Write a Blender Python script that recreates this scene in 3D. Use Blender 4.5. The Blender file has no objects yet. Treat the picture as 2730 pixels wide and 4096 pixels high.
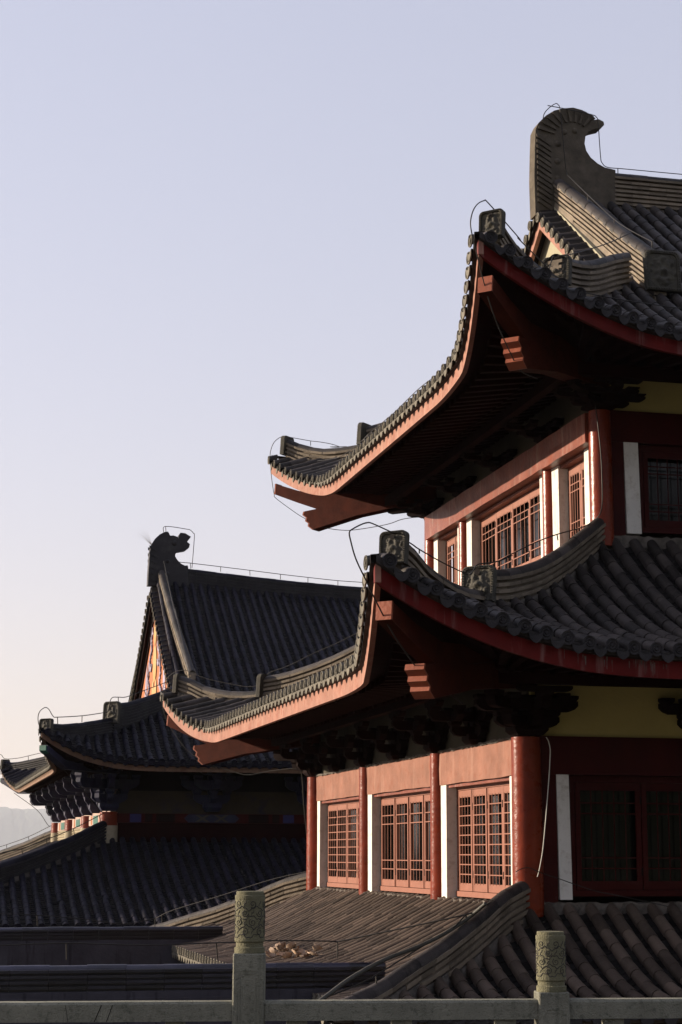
import bpy, math, random
from mathutils import Vector, Matrix
random.seed(7)
S=bpy.context.scene
# ---------------------------------------------------------------- camera
cam=bpy.data.cameras.new('camera'); co=bpy.data.objects.new('camera',cam); S.collection.objects.link(co); S.camera=co
PITCH,YAW,ROLL=0.1885,0.2305,0.0029
fw=Vector((math.sin(YAW)*math.cos(PITCH),math.cos(YAW)*math.cos(PITCH),math.sin(PITCH)))
rt=Vector((math.cos(YAW),-math.sin(YAW),0)); up=rt.cross(fw)
rt2=rt*math.cos(ROLL)+up*math.sin(ROLL); up2=up*math.cos(ROLL)-rt*math.sin(ROLL)
m=Matrix((rt2,up2,-fw)).transposed().to_4x4(); m.translation=(-7.666,-22.246,0.599); co.matrix_world=m
cam.sensor_fit='VERTICAL'; cam.sensor_height=36; cam.lens=63.41; cam.clip_start=.1; cam.clip_end=60000
# ---------------------------------------------------------------- light
ELEV,BETA=math.radians(14),math.radians(28)
sd=Vector((-math.cos(ELEV)*math.cos(BETA),math.cos(ELEV)*math.sin(BETA),math.sin(ELEV)))
w=bpy.data.worlds.new('World'); S.world=w; w.use_nodes=True
nt=w.node_tree; bg=nt.nodes['Background']
sky=nt.nodes.new('ShaderNodeTexSky'); sky.sky_type='NISHITA'; sky.sun_disc=False
sky.sun_elevation=ELEV; sky.sun_rotation=math.atan2(sd.x,sd.y); sky.altitude=100; sky.air_density=1.5; sky.dust_density=.8; sky.ozone_density=1.2
ga=nt.nodes.new('ShaderNodeGamma'); ga.inputs[1].default_value=.36; nt.links.new(sky.outputs[0],ga.inputs[0])   # gamma flattens the sky's gradient
tn=nt.nodes.new('ShaderNodeMix'); tn.data_type='RGBA'; tn.blend_type='MULTIPLY'; tn.clamp_result=False; tn.inputs['Factor'].default_value=1; tn.inputs['B'].default_value=(1.60,1.47,1.71,1); nt.links.new(ga.outputs[0],tn.inputs['A'])
nt.links.new(tn.outputs['Result'],bg.inputs[0]); bg.inputs[1].default_value=.15
sun=bpy.data.lights.new('sun','SUN'); sun.energy=5.0; sun.angle=math.radians(.5); sun.color=(1,.84,.66)
so=bpy.data.objects.new('sun',sun); S.collection.objects.link(so); so.rotation_euler=sd.to_track_quat('Z','Y').to_euler()
S.view_settings.view_transform='Standard'; S.view_settings.look='None'; S.view_settings.exposure=1.0; S.view_settings.gamma=1
# ---------------------------------------------------------------- materials
def mat(name,base,rough=.7,var=.25,scale=3.,bump=0.,bscale=30.,streak=0.,streakcol=(.75,.7,.62),tint=0.,spec=.2,patch=None,pscale=1.5,pamt=.5,coat=0,metal=0,k=.62):
    base=tuple(c*k for c in base); streakcol=tuple(c*k for c in streakcol); patch=patch and tuple(c*k for c in patch)
    M=bpy.data.materials.new(name); M.use_nodes=True; t=M.node_tree; N=t.nodes; L=t.links
    b=N['Principled BSDF']; b.inputs['Roughness'].default_value=rough; b.inputs['Specular IOR Level'].default_value=spec
    b.inputs['Metallic'].default_value=metal
    if coat: b.inputs['Coat Weight'].default_value=coat; b.inputs['Coat Roughness'].default_value=.15
    tc=N.new('ShaderNodeTexCoord')
    def noise(s,det=6,mapscale=None,rg=.6):
        n=N.new('ShaderNodeTexNoise'); n.inputs['Scale'].default_value=s; n.inputs['Detail'].default_value=det; n.inputs['Roughness'].default_value=rg
        if mapscale:
            mp=N.new('ShaderNodeMapping'); mp.inputs['Scale'].default_value=mapscale; L.new(tc.outputs['Object'],mp.inputs[0]); L.new(mp.outputs[0],n.inputs['Vector'])
        else: L.new(tc.outputs['Object'],n.inputs['Vector'])
        return n
    n=noise(scale); r=N.new('ShaderNodeMapRange'); r.inputs['From Min'].default_value=.25; r.inputs['From Max'].default_value=.75
    r.inputs['To Min'].default_value=1-var; r.inputs['To Max'].default_value=1+var; L.new(n.outputs[0],r.inputs[0])
    fac=r.outputs[0]
    if tint:
        a=N.new('ShaderNodeAttribute'); a.attribute_name='tint'
        q=N.new('ShaderNodeMapRange'); q.inputs['To Min'].default_value=1-tint; q.inputs['To Max'].default_value=1+tint; L.new(a.outputs['Fac'],q.inputs[0])
        mu=N.new('ShaderNodeMath'); mu.operation='MULTIPLY'; L.new(fac,mu.inputs[0]); L.new(q.outputs[0],mu.inputs[1]); fac=mu.outputs[0]
    vm=N.new('ShaderNodeVectorMath'); vm.operation='SCALE'; vm.inputs[0].default_value=base; L.new(fac,vm.inputs['Scale'])
    col=vm.outputs[0]
    def over(mask,c):
        nonlocal col
        mx=N.new('ShaderNodeMix'); mx.data_type='RGBA'; L.new(mask,mx.inputs['Factor']); L.new(col,mx.inputs['A']); mx.inputs['B'].default_value=(*c,1); col=mx.outputs['Result']
    def ramp(src,lo,hi,amt):
        q=N.new('ShaderNodeMapRange'); q.inputs['From Min'].default_value=lo; q.inputs['From Max'].default_value=hi; q.inputs['To Max'].default_value=amt; L.new(src,q.inputs[0]); return q.outputs[0]
    if patch: over(ramp(noise(pscale,8,None,.7).outputs[0],.52,.68,pamt),patch)
    if streak: over(ramp(noise(9,4,(1,1,.09)).outputs[0],.56,.72,streak),streakcol)
    L.new(col,b.inputs['Base Color'])
    if bump:
        bp=N.new('ShaderNodeBump'); bp.inputs['Strength'].default_value=bump; bp.inputs['Distance'].default_value=.02
        L.new(noise(bscale,8).outputs[0],bp.inputs['Height']); L.new(bp.outputs[0],b.inputs['Normal'])
    rr=N.new('ShaderNodeMapRange'); rr.inputs['To Min'].default_value=max(.05,rough-.15); rr.inputs['To Max'].default_value=min(1,rough+.15); L.new(noise(7).outputs[0],rr.inputs[0]); L.new(rr.outputs[0],b.inputs['Roughness'])
    return M
M={}
M['tile']=mat('grey_roof_tile',(.056,.047,.043),.62,.4,2.2,.35,40,tint=.5,spec=.25,patch=(.15,.125,.105),pscale=3,pamt=.5)
M['tile_brown']=mat('brown_weathered_roof_tile',(.12,.088,.068),.65,.35,2.2,.35,40,tint=.45,spec=.25,patch=(.20,.155,.115),pscale=3,pamt=.4)
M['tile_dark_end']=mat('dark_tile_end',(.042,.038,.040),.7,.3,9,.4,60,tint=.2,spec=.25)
M['pan']=mat('dark_pan_tile',(.026,.023,.022),.8,.4,4,.4,40,tint=.4,spec=.1)  # pan channels coloured darker than the tubes
M['ornament']=mat('dark_moulded_clay',(.14,.118,.09),.8,.35,5,.5,40,spec=.08,patch=(.24,.20,.14),pscale=4,pamt=.4)
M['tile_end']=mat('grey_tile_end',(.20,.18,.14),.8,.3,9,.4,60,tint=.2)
M['tile_blue']=mat('blue_black_roof_tile',(.017,.0155,.025),.6,.3,2.5,.3,30,spec=.1,tint=.45,patch=(.045,.042,.05),pscale=2,pamt=.3)
M['ridge']=mat('ridge_tile_clay',(.25,.20,.145),.75,.3,4,.5,35,tint=.3,spec=.2,patch=(.36,.30,.21),pscale=3.5,pamt=.5)
M['ridge_blue']=mat('blue_black_ridge_tile',(.036,.033,.036),.55,.3,3,.3,30,tint=.25,patch=(.13,.12,.11),pscale=2,pamt=.4)
M['mortar']=mat('weathered_mortar',(.19,.165,.14),.95,.5,6,1,22,patch=(.06,.055,.05),pscale=5,pamt=.8)
M['carved']=mat('carved_grey_clay',(.085,.078,.062),.75,.4,7,.5,60,patch=(.17,.15,.09),pscale=6,pamt=.5)
M['fascia']=mat('sunlit_red_fascia_paint',(.45,.225,.165),.7,.25,3,.2,40,spec=.12,streak=.8,streakcol=(.58,.36,.28),patch=(.33,.09,.055),pscale=5,pamt=.6)  # left-side fascia red, paler with sunlight put into the colour
M['red']=mat('red_lacquer',(.25,.034,.010),.3,.3,3,.35,14,streak=.15,streakcol=(.40,.12,.06),patch=(.16,.02,.008),pscale=4,pamt=.7,spec=.2)
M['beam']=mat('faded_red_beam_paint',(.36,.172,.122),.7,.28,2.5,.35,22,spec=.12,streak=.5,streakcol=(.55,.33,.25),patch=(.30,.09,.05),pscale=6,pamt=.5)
M['beam_dark']=mat('weathered_red_beam_paint',(.28,.072,.038),.4,.3,3,.35,20,streak=.5,streakcol=(.55,.4,.33),patch=(.16,.035,.02),pscale=5,pamt=.6,spec=.3)
M['red_shade_side']=mat('shaded_red_lacquer',(.060,.0065,.005),.5,.3,3,.2,20,spec=.08)  # front-side red with the shade put into its colour
M['fascia_shade_side']=mat('shaded_red_fascia_paint',(.16,.012,.010),.6,.3,3,.15,30,spec=.1,streak=.4,streakcol=(.42,.28,.25))  # front copy of the fascia red, darkened in colour for shade
M['slope']=mat('dark_wooded_blocker',(.03,.038,.02),1,.5,.15)
M['window']=mat('red_window_paint',(.37,.152,.10),.55,.15,4,.15,40,streak=.2,streakcol=(.55,.3,.22))
M['wood_dark']=mat('dark_red_rafter_paint',(.018,.003,.002),.8,.3,4,.2,30,spec=.06)
M['beam_end']=mat('sunlit_orange_red_beam',(.40,.11,.055),.5,.25,5,.4,22)  # corner beam ends, sunlight put into the colour
M['beam_body']=mat('shaded_red_corner_beam',(.085,.018,.009),.7,.3,5,.3,22,spec=.05,patch=(.04,.008,.005),pscale=4,pamt=.6)  # bodies of the same beams, shade put into the colour
M['bracket']=mat('dark_bracket_paint',(.016,.007,.006),.8,.3,5,.2,30,spec=.06)
M['white']=mat('white_plaster',(.80,.77,.70),.85,.08,3,.35,25,streak=.55,streakcol=(.50,.42,.31),patch=(.42,.36,.28),pscale=9,pamt=.55,k=.76)
M['ochre']=mat('ochre_plaster',k=1,base=(.42,.34,.12),rough=.85,var=.1,scale=2,bump=.2,bscale=25,patch=(.28,.23,.10),pscale=2,pamt=.4)
M['panel_dim']=mat('shade_darkened_plaster',(.10,.085,.06),.85,.15,2,.2,25,spec=.15)  # plaster colour darkened to paint in the shade under the eaves
M['cream']=mat('cream_plaster',(.50,.46,.32),.85,.08,2,.2,25)
M['glass']=mat('dark_window_glass',(.003,.003,.0025),.1,.1,2,.12,3.5,spec=.35)
M['void']=mat('dark_interior',(.012,.008,.007),.9,.2)
M['stone']=mat('grey_green_granite',k=.95,base=(.21,.205,.16),rough=.85,var=.3,scale=5,bump=.8,bscale=120,streak=.55,streakcol=(.07,.075,.055),patch=(.07,.075,.055),pscale=38,pamt=.75)
M['stone_warm']=mat('yellowed_carved_granite',(.23,.215,.13),.85,.25,9,.6,120,patch=(.15,.14,.07),pscale=50,pamt=.5)
M['wire']=mat('rusty_steel_wire',(.055,.05,.045),.5,.2,20,metal=.5)
M['cable']=mat('white_cable',k=1,base=(.6,.58,.5),rough=.5,var=.1)
M['conduit']=mat('grey_conduit',(.09,.085,.07),.55,.3,8,.3,60)
M['wall_cap']=mat('blue_black_coping_tile',(.04,.037,.062),.4,.4,3,.4,20,tint=.6,spec=.5,patch=(.10,.095,.12),pscale=5,pamt=.5)
M['wall_blue']=mat('blue_black_wall_paint',(.014,.0135,.024),.4,.35,3,.4,20,tint=.6,spec=.5,patch=(.03,.029,.036),pscale=1.5,pamt=.6)
M['wall_plaster']=mat('stained_grey_plaster',(.07,.066,.082),.9,.35,2.5,.4,20,streak=.9,streakcol=(.012,.011,.015))
M['orange']=mat('orange_gable_paint',(.55,.17,.05),.6,.12,3,.15,20)
M['lilac']=mat('lilac_painted_scroll',(.48,.42,.55),.6,.12,6)
M['gold']=mat('gold_painted_ornament',(.72,.40,.13),.5,.15,6)
M['pale']=mat('pale_pink_painted_beam',(.62,.45,.38),.6,.2,9)
M['blue']=mat('ultramarine_paint',(.05,.045,.16),.5,.3,6)
M['green']=mat('green_beam_paint',(.04,.16,.12),.5,.3,6)
M['beige']=mat('beige_ribbed_wrap',(.50,.43,.30),.9,.2,8,.3,40)
M['leaf']=mat('dried_leaf',(.60,.44,.32),.8,.35,9,.4,40,tint=.3,patch=(.50,.25,.08),pscale=4,pamt=.7)
M['hall_fascia']=mat('flaking_tan_fascia_paint',(.28,.17,.11),.8,.3,4,.2,40,streak=.8,streakcol=(.13,.09,.075),patch=(.16,.05,.04),pscale=3,pamt=.5)
M['hall_bracket']=mat('blue_bracket_paint',(.035,.035,.075),.6,.4,4,.2,30,patch=(.03,.06,.05),pscale=2,pamt=.6)
M['painted_panel']=mat('painted_cream_wall_panel',(.065,.05,.03),.8,.2,3,0,30,patch=(.03,.028,.05),pscale=2.2,pamt=.95)
M['hill']=mat('hazy_wooded_hill',k=1,base=(.10,.12,.10),rough=1,var=.2,scale=.004)
M['ground']=mat('dark_paving',(.05,.048,.045),.9,.3,.4)
M['terrace']=mat('terrace_stone',(.22,.21,.19),.9,.2,1.5,.3,30)
# ---------------------------------------------------------------- mesh helpers
class MB:
    def __init__(s): s.v=[]; s.f=[]; s.t=[]; s.sm=[]; s.mi=[]
    def add(s,vs,fs,tint=None,smooth=False,mi=0):
        o=len(s.v); s.v+=[tuple(v) for v in vs]; t=random.random() if tint is None else tint
        for f in fs: s.f.append(tuple(i+o for i in f)); s.t.append(t); s.sm.append(smooth); s.mi.append(mi)
    def hexa(s,p,**k):      # 8 corners: bottom 4 then top 4
        s.add(p,[(0,3,2,1),(4,5,6,7),(0,1,5,4),(1,2,6,5),(2,3,7,6),(3,0,4,7)],**k)
    def box(s,x0,x1,y0,y1,z0,z1,mp=None,**k):
        p=[(x0,y0,z0),(x1,y0,z0),(x1,y1,z0),(x0,y1,z0),(x0,y0,z1),(x1,y0,z1),(x1,y1,z1),(x0,y1,z1)]
        s.hexa([mp(*q) for q in p] if mp else p,**k)
    def rings(s,rs,closed=True,caps=False,smooth=True,**k):
        n=len(rs[0]); vs=[p for r in rs for p in r]; fs=[]
        for i in range(len(rs)-1):
            for j in range(n if closed else n-1):
                a=i*n+j; b=i*n+(j+1)%n; fs.append((a,b,b+n,a+n))
        s.add(vs,fs,smooth=smooth,**k)
        if caps: s.add(rs[0],[tuple(range(n))],**k); s.add(rs[-1],[tuple(range(n))],**k)
    def prism(s,poly,d0,d1,mp,**k):   # poly in (u,z), extruded d0..d1; mp(u,d,z)
        n=len(poly); vs=[mp(u,d0,z) for u,z in poly]+[mp(u,d1,z) for u,z in poly]
        s.add(vs,[tuple(range(n)),tuple(range(2*n-1,n-1,-1))]+[(i,(i+1)%n,(i+1)%n+n,i+n) for i in range(n)],**k)
    def build(s,name,ma,parent=None):
        me=bpy.data.meshes.new(name); me.from_pydata(s.v,[],s.f); me.update()
        for x in (ma if isinstance(ma,(list,tuple)) else [ma]): me.materials.append(M[x])
        me.polygons.foreach_set('use_smooth',s.sm); me.polygons.foreach_set('material_index',s.mi)
        at=me.attributes.new('tint','FLOAT','FACE'); at.data.foreach_set('value',s.t)
        o=bpy.data.objects.new(name,me); S.collection.objects.link(o)
        if parent is not None:
            o.parent=parent
            if parent.parent is None: o.matrix_parent_inverse=Matrix.Translation(-parent.location)
        return o
def empty(name,loc,label,cat,group=None):
    o=bpy.data.objects.new(name,None); S.collection.objects.link(o); o.location=loc; o['label']=label; o['category']=cat
    if group: o['group']=group
    return o
def tag(o,label=None,cat=None,group=None,kind=None):
    if label: o['label']=label
    if cat: o['category']=cat
    if group: o['group']=group
    if kind: o['kind']=kind
    return o
def lerp(a,b,t): return a+(b-a)*t
def interp(tb,x):
    if x<=tb[0][0]:
        (a,b),(c,d)=tb[0],tb[1]; return b+(x-a)*(d-b)/(c-a)
    for (a,b),(c,d) in zip(tb,tb[1:]):
        if x<=c: return b+(x-a)*(d-b)/(c-a)
    (a,b),(c,d)=tb[-2],tb[-1]; return d+(x-c)*(d-b)/(c-a)
def smoothtab(tb,n=40):
    # resample a profile with a monotone cubic so slopes bend like sagging rafters
    xs=[p[0] for p in tb]; ys=[p[1] for p in tb]; m=[]
    for i in range(len(xs)):
        if i==0: m.append((ys[1]-ys[0])/(xs[1]-xs[0])*.9)
        elif i==len(xs)-1: m.append((ys[-1]-ys[-2])/(xs[-1]-xs[-2]))
        else: m.append(.5*((ys[i]-ys[i-1])/(xs[i]-xs[i-1])+(ys[i+1]-ys[i])/(xs[i+1]-xs[i])))
    out=[]
    for i in range(len(xs)-1):
        h=xs[i+1]-xs[i]
        for k in range(n//len(xs)+2):
            t=k/(n//len(xs)+2); h00=2*t**3-3*t*t+1; h10=t**3-2*t*t+t; h01=-2*t**3+3*t*t; h11=t**3-t*t
            out.append((xs[i]+h*t,h00*ys[i]+h10*h*m[i]+h01*ys[i+1]+h11*h*m[i+1]))
    out.append((xs[-1],ys[-1])); return out
def catmull(P,n=5):
    P=[Vector(p) for p in P]
    if len(P)<3: return P
    Q=[2*P[0]-P[1]]+P+[2*P[-1]-P[-2]]; out=[]
    for i in range(1,len(Q)-2):
        for k in range(n):
            t=k/n; a,b,c,d=Q[i-1:i+3]
            out.append(.5*((2*b)+(c-a)*t+(2*a-5*b+4*c-d)*t*t+(3*b-a-3*c+d)*t**3))
    out.append(P[-1]); return out
def sweep(mb,P,r,n=6,caps=True,**k):
    P=[Vector(p) for p in P]; rs=[]; u=None
    for i,p in enumerate(P):
        d=(P[min(i+1,len(P)-1)]-P[max(i-1,0)]).normalized()
        if u is None: u=d.orthogonal().normalized()
        u=(u-d*u.dot(d)); u=u.normalized() if u.length>1e-6 else d.orthogonal().normalized()
        v=d.cross(u); rr=r(i/(len(P)-1)) if callable(r) else r
        rs.append([p+(u*math.cos(2*math.pi*j/n)+v*math.sin(2*math.pi*j/n))*rr for j in range(n)])
    mb.rings(rs,True,caps,**k)
# ---------------------------------------------------------------- roofs
class Tier:
    """One ring of tiled roof round a rectangular wall. a runs along a side from its near corner, b is measured inwards from the wall face."""
    def __init__(s,ox,oy,Lx,Ly,T,tc,zc,rise,D,pz,Dx,px,prof,h,sp,r=.078,seg=.3):
        s.__dict__.update(locals()); s.prof=smoothtab(prof)
    def mp(s,side):
        if side=='left': return lambda a,b,z:(s.ox+b,s.oy+a,z)
        if side=='front': return lambda a,b,z:(s.ox+a,s.oy+b,z)
        return lambda a,b,z:(s.ox+a,s.oy+s.Ly-b,z)
    def L(s,side): return s.Ly if side=='left' else s.Lx
    def d(s,a,side): return max(0,min(a+s.T,s.L(side)+s.T-a))
    def be(s,a,side): return -(s.tc+(s.T-s.tc)*max(0,1-s.d(a,side)/s.Dx)**s.px)
    def lift(s,a,side): return s.rise*max(0,1-s.d(a,side)/s.D)**s.pz
    gl=None
    def surf(s,a,b,side):
        u=b-s.be(a,side); z=s.zc+.085+s.lift(a,side)+interp(s.prof,u)
        if s.gl and side!='left':
            a0,amp,ln,u0,u1=s.gl; z+=amp*max(0,1-max(0,a-a0)/ln)**1.6*max(0,min(1,(u-u0)/(u1-u0)))**1.5
        return z
    def hipz(s,t): return s.surf(t,t,'left')
    def hiplim(s,a,side): return min(a,s.L(side)-a)
    def tiles(s,mb,side,top,amin=None,amax=None,ends=None):
        mp=s.mp(side); L=s.L(side); a=-s.T+.16; r=s.r
        while a<L+s.T-.1:
            if (amin is None or a>=amin) and (amax is None or a<=amax):
                tp=top(a); be=s.be(a,side); b0=be-.09; b1=tp
                if b1>b0+.06:
                    n=max(1,round((b1-b0)/s.seg)); zj=random.uniform(-.006,.006); aj=random.uniform(-.008,.008)
                    ph=random.uniform(-.4,.4)
                    for k in range(n):
                        q0=lerp(b0,b1,(k+(ph if k else 0))/n); q1=min(b1+.01,lerp(b0,b1,(k+1+(ph if k<n-1 else 0))/n)+.015); rs=[]
                        jj=random.uniform(-.006,.006)*(5 if random.random()<.02 else 1)
                        for q,rr in ((q0,r*.93),(q0-.001,r*1.06),(q1,r*.95)):
                            zc=s.surf(a,q,side)+.055+zj; sl=(s.surf(a,q+.05,side)-s.surf(a,q-.05,side))/.1; c=1/math.sqrt(1+sl*sl)
                            rs.append([mp(a+aj+jj+rr*math.cos(x),q-rr*math.sin(x)*sl*c,zc+rr*math.sin(x)*c) for x in [math.pi*(i/7*1.24-.12) for i in range(8)]])
                        tn=random.random(); mb.rings(rs[1:],False,tint=tn); mb.rings(rs[:2],False,tint=tn*.4,smooth=False)
                        if k==0 and ends is not None:
                            zc=s.surf(a,b0,side)+.055+zj; vs=[];fs=[]; prof=((1.12,0),(1.12,-.018),(.93,-.018),(.86,-.006),(.62,-.006),(.55,-.02),(.3,-.006),(.2,-.022))
                            for f_,dy in prof: vs+=[mp(a+aj+r*f_*math.cos(2*math.pi*i/14),b0+dy,zc+r*f_*math.sin(2*math.pi*i/14)) for i in range(14)]
                            for k2 in range(len(prof)-1):
                                for i in range(14): fs.append((k2*14+i,k2*14+(i+1)%14,k2*14+14+(i+1)%14,k2*14+14+i))
                            fs.append(tuple(range((len(prof)-1)*14,len(prof)*14))); ends.add(vs,fs)
                # pan channel between this tube and the next
                ac=a+s.sp/2; be=s.be(ac,side); b0=be-.08; b1=min(tp,top(ac))
                if b1>b0+.05 and ac<L+s.T-.1:
                    hw=s.sp/2-r*.55; n=max(1,round((b1-b0)/(s.seg*.5)))
                    for k in range(n):
                        q0=lerp(b0,b1,k/n)-.012; q1=lerp(b0,b1,(k+1)/n); rs=[]; j=random.uniform(-.004,.006)
                        for q,e in ((q0,-.004),(q0,.022+j),(q1,.002)):
                            rs.append([mp(ac+hw*x,q+(.012*(1-x*x) if e else 0)*-1,s.surf(ac,q,side)-.02+.03*x*x+e) for x in (-1,-.5,0,.5,1)])
                        mb.rings(rs,False,smooth=False,tint=random.random(),mi=1)
                    if ends is not None:
                        z0=s.surf(ac,b0,side); pts=[(-1,.035),(-.5,.0),(0,-.012),(.5,.0),(1,.035),(.8,-.05),(.4,-.088),(0,-.105),(-.4,-.088),(-.8,-.05)]
                        vs=[mp(ac+hw*x*.95,b0-.012-dd,z0+zz) for dd in (0,.016) for x,zz in pts]; n=len(pts)
                        ends.add(vs,[tuple(range(n)),tuple(range(n,2*n))]+[(i,(i+1)%n,n+(i+1)%n,n+i) for i in range(n)])
            a+=s.sp
    def sheet(s,mb,side,top,na=60,nb=10,dz=0.,amin=None):
        mp=s.mp(side); L=s.L(side); rs=[]
        for i in range(na+1):
            a=lerp(-s.T if amin is None else amin,L+s.T,i/na); be=s.be(a,side); b1=max(be,top(a))
            rs.append([mp(a,lerp(be,b1,j/nb),s.surf(a,lerp(be,b1,j/nb),side)+dz) for j in range(nb+1)])
        mb.rings(rs,False,smooth=False,tint=.5); rs=[]
        for i in range(121):
            a=lerp(-s.T if amin is None else amin,L+s.T,i/120); be=s.be(a,side); z=s.zc+s.lift(a,side)
            rs.append([mp(a,be+.01,z-.01),mp(a,be-.055,z+.01),mp(a,be-.055,z+.10),mp(a,be+.05,z+.115)])
        mb.rings(rs,False,smooth=False,tint=.3)
    def fascia(s,mb,side,th=.07,n=110):
        mp=s.mp(side); L=s.L(side); rs=[]
        for i in range(n+1):
            x=i/n; x=.5-.5*math.cos(math.pi*x) ; a=lerp(-s.T,L+s.T,x); be=s.be(a,side); z=s.zc+s.lift(a,side)
            rs.append([mp(a,be,z),mp(a,be,z-s.h),mp(a,be+th,z-s.h),mp(a,be+th,z)])
        mb.rings(rs,True,True,smooth=False,tint=.5)
    def soffitz(s,a,b,side,pz,wz):
        be=s.be(a,side)+.05; lf=s.lift(a,side); z0=s.zc+lf-.05; z1=pz+lf*.55; z2=wz+lf*.15; pb=-.7
        if b<pb: return lerp(z0,z1,(b-be)/(pb-be)) if pb>be else z0
        return lerp(z1,z2,(b-pb)/-pb)
    def soffit(s,mb,side,pz,wz,n=90):
        mp=s.mp(side); L=s.L(side); rs=[]
        for i in range(n+1):
            a=lerp(-s.T+.03,L+s.T-.03,i/n); be=s.be(a,side)+.05; h=max(be,s.hiplim(a,side)); row=[]
            for j in range(9):
                b=min(lerp(be,.1,j/8),h); row.append(mp(a,b,s.soffitz(a,b,side,pz,wz)))
            rs.append(row)
        mb.rings(rs,False,smooth=False,tint=.5)
    def rafters(s,mb,side,pz,wz,step=.26,w=.05,h=.1):
        mp=s.mp(side); L=s.L(side); a=-s.T+.45
        while a<L+s.T-.3:
            be=s.be(a,side); hl=s.hiplim(a,side); b0=be+.3; b1=min(.05,hl)
            # rafters fan towards the corner
            fan=lambda a_,t: a_ if a_>0 else a_+(-a_)*.35*t
            for (q0,q1,dz) in ((b0,min(b1,-.55),0),(max(b0,-1.0),b1,-.07)):
                if q1>q0+.12:
                    pts=[]
                    for q,t in ((q0,0),(q1,1)):
                        z=s.soffitz(a,q,side,pz,wz)-.012+dz*(q-q0)/(q1-q0)
                        for da,zz in ((-w,-h),(w,-h),(w,0),(-w,0)): pts.append(mp(fan(a,t)+da,q,z+zz))
                    mb.add(pts,[(0,1,2,3),(4,5,6,7),(0,1,5,4),(1,2,6,5),(2,3,7,6),(3,0,4,7)])
            a+=step
CREST=[(0,.10,.085),]
def ridge_sweep(mb,P,base,perp,w=.085,course=.085,capr=.1,seg=.33,minh=.12):
    """layered tile ridge: P cap-top points, base(i)->z of its foot, perp = horizontal sideways vector"""
    P=[Vector(p) for p in P]; D=[0]
    for p,q in zip(P,P[1:]): D.append(D[-1]+(q-p).length)
    n=max(1,round(D[-1]/seg)); perp=Vector(perp).normalized()
    def at(x):
        for i in range(len(P)-1):
            if x<=D[i+1]+1e-6: t=(x-D[i])/(D[i+1]-D[i]); return P[i].lerp(P[i+1],t), base(i+t)
        return P[-1],base(len(P)-1)
    Z=Vector((0,0,1))
    for k in range(n):
        x0=D[-1]*k/n; x1=min(D[-1],D[-1]*(k+1)/n+.012); tn=random.random(); cap=[]; jit=random.uniform(-.006,.006)
        for x,f in ((x0,1.06),(x1,.95)):
            p,_=at(x); rr=capr*f
            cap.append([p-Z*rr*1.0+Z*jit+perp*(rr*math.cos(t))+Z*(rr*math.sin(t)) for t in [math.pi*(i/8*1.1-.05) for i in range(9)]])
        mb.rings(cap,False,tint=tn)
        p0,z0=at(x0); p1,z1=at(x1-.016)
        hh=max(minh,p0.z-capr-min(p0.z-capr-minh,z0)); nc=max(1,int(hh/course))
        y=0
        for c in range(nc):
            ww=w+(.028 if c==0 else (.018 if c%2==0 else .012)); tn=random.random(); j=random.uniform(-.004,.004)
            for (dz0,dz1,wd) in ((c*course,c*course+course*.55,ww+j),(c*course+course*.55,c*course+course,w-.03)):
                pts=[]
                for zz in (dz1,dz0):
                    for (p,sg) in ((p0,-1),(p0,1),(p1,1),(p1,-1)): pts.append(p+perp*(wd*sg)+Z*(-capr*.93-zz))
                mb.hexa(pts,tint=tn,mi=2)
        pts=[]
        for (zz) in (1,0):
            for (p,zb,sg) in ((p0,z0,-1),(p0,z0,1),(p1,z1,1),(p1,z1,-1)):
                top=p.z-capr*.93-nc*course
                pts.append(Vector(((p+perp*((w+.02*zz)*sg)).x,(p+perp*((w+.02*zz)*sg)).y, top if not zz else min(top-.02,zb-.08))))
        mb.hexa(pts,mi=1)
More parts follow.
